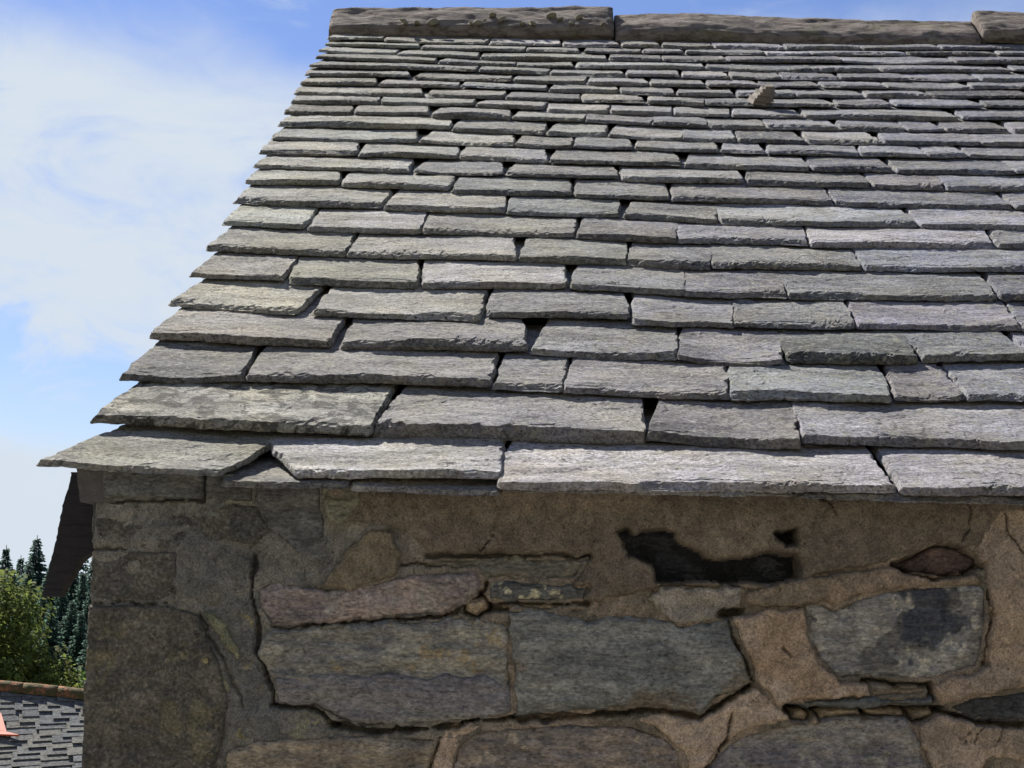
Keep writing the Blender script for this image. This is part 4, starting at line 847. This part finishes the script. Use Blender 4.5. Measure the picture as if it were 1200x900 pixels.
def broadleaf(name, label, base, H, lobes, nleaf, size, mat, seed, group=None):
    r_ = np.random.default_rng(seed); root = empty(name, base); tag(root, label, 'tree', group); bpy.context.view_layer.update()
    B = Vector(base); paths = [[(B+Vector((0, 0, -0.3)), 0.26), (B+Vector((0.1, 0, H*0.35)), 0.2), (B+Vector((0, 0.1, H*0.7)), 0.09)]]
    for lx, ly, lz, lr in lobes: paths.append([(B+Vector((0.05, 0, H*0.3)), 0.11), (B+Vector((lx*0.5, ly*0.5, H*0.3+(lz-H*0.3)*0.6)), 0.07), (B+Vector((lx, ly, lz)), 0.025)])
    V, Q = tube(paths); under(obj('trunk', mesh_np('trunk', V, Q), BARK), root)
    L = np.array(lobes); wgt = L[:, 3]**2; pick = r_.choice(len(L), nleaf, p=wgt/wgt.sum())
    d = r_.normal(size=(nleaf, 3)); d /= np.linalg.norm(d, axis=1)[:, None]
    # leaves sit in sprays on the outside of each lobe
    sp = fbm(d[:, 0]*2.3+pick*3.1, d[:, 1]*2.3+d[:, 2]*2.1, seed, 3); keep = sp > -0.25; d = d[keep]; pick = pick[keep]; sp = sp[keep]
    rad_ = L[pick, 3]*(0.35+0.65*r_.random(len(d))**0.45)*(1+0.22*sp)
    C = L[pick, :3]+d*rad_[:, None]*np.array([1, 1, 0.9])+np.array(base)
    nrm = d*0.6+np.array([0, 0, 0.55])+r_.normal(size=d.shape)*0.45; nrm /= np.linalg.norm(nrm, axis=1)[:, None]
    t = np.cross(nrm, r_.normal(size=nrm.shape)); t /= np.linalg.norm(t, axis=1)[:, None]; b = np.cross(nrm, t)
    s = size*r_.uniform(0.6, 1.3, len(d))[:, None]
    P = np.stack([C-t*s, C-b*s*0.55+t*s*0.1-nrm*s*0.12, C+t*s*1.05-nrm*s*0.2, C+b*s*0.55+t*s*0.1-nrm*s*0.12], 1).reshape(-1, 3)
    Q = np.arange(len(P)).reshape(-1, 4)
    cv = np.repeat(np.clip(r_.normal(1, 0.22, (len(d), 1))*np.array([[1, 1, 1]])+r_.normal(0, 0.06, (len(d), 3)), 0.4, 1.0), 4, 0)
    under(obj('crown', mesh_np('crown', P, Q, smooth_shade=False, col=cv), mat), root)
    return root
LEAF1 = leaf_mat('broad_leaves', (0.075, 0.125, 0.032), (0.19, 0.21, 0.06), 0.5); LEAF2 = leaf_mat('fresh_leaves', (0.06, 0.15, 0.035), (0.10, 0.20, 0.05))
broadleaf('broadleaf_tree', 'rounded broadleaf tree with yellow-green leaf tips behind the house ridge', (-11.3, 32.0, -8.2), 10.0,
    [(-0.1, 0.3, 9.75, 1.15), (0.0, 0.3, 9.2, 1.25), (-1.2, 0.2, 8.9, 1.3), (0.75, -0.2, 8.35, 1.05), (1.35, 0.0, 8.15, 0.75), (-0.3, -0.7, 7.6, 1.3), (1.5, -0.5, 7.2, 1.0), (-1.8, 0.0, 7.2, 1.4), (0.6, -0.8, 6.6, 1.2), (1.9, -0.3, 6.5, 0.8), (0, 0.5, 6.0, 1.5)], 46000, 0.066, LEAF1, 3)
broadleaf('small_tree', 'small bright green tree between the house ridge and the wall corner', (-10.2, 40.0, -8.6), 9.0,
    [(0.1, 0, 8.9, 0.6), (-0.5, 0.2, 8.3, 0.7), (0.5, 0, 8.1, 0.8), (0, -0.2, 7.4, 1.0), (0.9, 0, 7.4, 0.7)], 16000, 0.065, LEAF2, 5)
NEEDLE = leaf_mat('hazed_spruce_needles', (0.10, 0.175, 0.135), (0.13, 0.20, 0.16), 0.6)  # needle colour lifted to a paler blue-green in place of haze
def conifer_mesh(seed, H, Rb, cs=1.0):
    r_ = random.Random(seed); V = []; Q = []; C = []
    z = 0.06*H; lvl = 0
    while z < H*0.985:
        k = 1-z/H; rad_ = Rb*(k**0.8)*r_.uniform(0.75, 1.15)+0.05; nb = int((7+12*k)/cs**0.5); ph = r_.uniform(0, 6)
        for i in range(nb):
            z0_ = z; a = ph+2*math.pi*i/nb+r_.uniform(-.25, .25); zj = r_.uniform(-.3, .3)*min(1, 2*k+.15); l = rad_*r_.uniform(0.72, 1.15); dr = l*r_.uniform(0.15, 0.42)
            ca, sa = math.cos(a), math.sin(a); nsp = max(2, int(l/0.20/cs))
            for q in range(nsp):
                f0 = (q+0.3)/nsp; wv = cs*(0.16+0.26*(1-f0))*min(1, 0.3+l/cs); m_ = cs*min(1, 0.3+l*0.7/cs); x = l*f0; zz_ = z+zj-dr*f0**1.3+0.12*f0
                for sgn in (-1, 1):
                    tw = r_.uniform(0.6, 1.2); b = len(V); j = r_.uniform(-.06, .06)
                    for (xx, yy, dz) in ((x-0.03, 0, 0.05*m_), (x+0.16*m_, 0, 0.02), (x+0.24*tw*m_, sgn*wv*tw, (-0.10+j)*m_), (x+0.06*m_, sgn*wv*0.6*tw, (-0.15+j)*m_)):
                        V.append((xx*ca-yy*sa, xx*sa+yy*ca, zz_+dz))
                    c_ = r_.uniform(0.55, 1.0)*(0.8+0.2*f0); C += [(c_, c_, c_)]*4; Q.append((b, b+1, b+2, b+3))
        z += cs*r_.uniform(0.20, 0.34)*(0.45+0.6*k)
    b = len(V)
    for i in range(5): V.append((0.03*math.cos(i*1.257), 0.03*math.sin(i*1.257), H*0.93)); C.append((.6, .6, .6))
    V.append((0, 0, H*1.0)); C.append((.6, .6, .6)); T = [(b+i, b+(i+1) % 5, b+5) for i in range(5)]
    me = mesh_np('crown', V, Q, T, smooth_shade=False, col=np.array(C)); me.materials.append(NEEDLE)
    V, Qt = tube([[(Vector((0, 0, -0.5)), 0.22), (Vector((0, 0, H*0.5)), 0.12), (Vector((0, 0, H)), 0.02)]], 6)
    mt = mesh_np('trunk', V, Qt); mt.materials.append(BARK); return me, mt
CM = [conifer_mesh(60+i, 14.0, 2.9+0.3*i) for i in range(3)]
rr = random.Random(17)
def conifer(x, y, top, label, kind=None):
    me, mt = CM[kind if kind is not None else rr.randrange(3)]; base = float(gz(np.array([x]), np.array([y]))[0])-0.2
    s = (top-base)/14.4; root = empty('conifer', (x, y, base)); tag(root, label, 'tree', 'conifers on the wooded slope'); root.rotation_euler.z = rr.uniform(0, 6); root.scale = (s*rr.uniform(0.9, 1.05), s*rr.uniform(0.9, 1.05), s)
    for nm, q in (('crown', me), ('trunk', mt)):
        o = bpy.data.objects.new(nm, q); COL.objects.link(o); o.parent = root
    return root
for x, y, top in CONIFERS: conifer(x, y, top, 'dark blue-green conifer in the dense wood on the far slope')

# the wood goes on along the slope to both sides and behind, too far to count
def wood():
    fm, _ = conifer_mesh(90, 14.0, 2.7, 2.4); nV = len(fm.vertices); co = np.zeros(nV*3, np.float32); fm.vertices.foreach_get('co', co); co = co.reshape(-1, 3)
    cc = np.zeros(nV*4, np.float32); fm.color_attributes['Col'].data.foreach_get('color', cc); cc = cc.reshape(-1, 4)[:, :3]
    qs = np.array([list(p.vertices) for p in fm.polygons if len(p.vertices) == 4]); r_ = np.random.default_rng(41); Vs = []; Qs = []; Cs = []
    for i in range(330):
        y = r_.uniform(118, 175); x = r_.uniform(-150, 120)
        if r_.random() < 0.25: y = r_.uniform(92, 118)
        if y < 118 and -42 < x < -22: continue
        base = float(gz(np.array([x]), np.array([y]))[0])-0.3; s = r_.uniform(0.85, 1.12)*min(1.25, (5.2+0.028*(y-112)+r_.normal(0, 0.7)-base)/14.2)
        a = r_.uniform(0, 6.3); c_, s_ = math.cos(a), math.sin(a)
        Vs.append(np.stack([(co[:, 0]*c_-co[:, 1]*s_)*s*1.1+x, (co[:, 0]*s_+co[:, 1]*c_)*s*1.1+y, co[:, 2]*s+base], -1)); Qs.append(qs+nV*(len(Vs)-1)); Cs.append(cc*r_.uniform(0.8, 1.0))
    me = mesh_np('far_wood', np.concatenate(Vs), np.concatenate(Qs), smooth_shade=False, col=np.concatenate(Cs))
    bpy.data.meshes.remove(fm)
    tag(obj('far_wood', me, NEEDLE), 'dense far-off conifer wood covering the slope beyond the house', 'wood', kind='stuff')
wood()
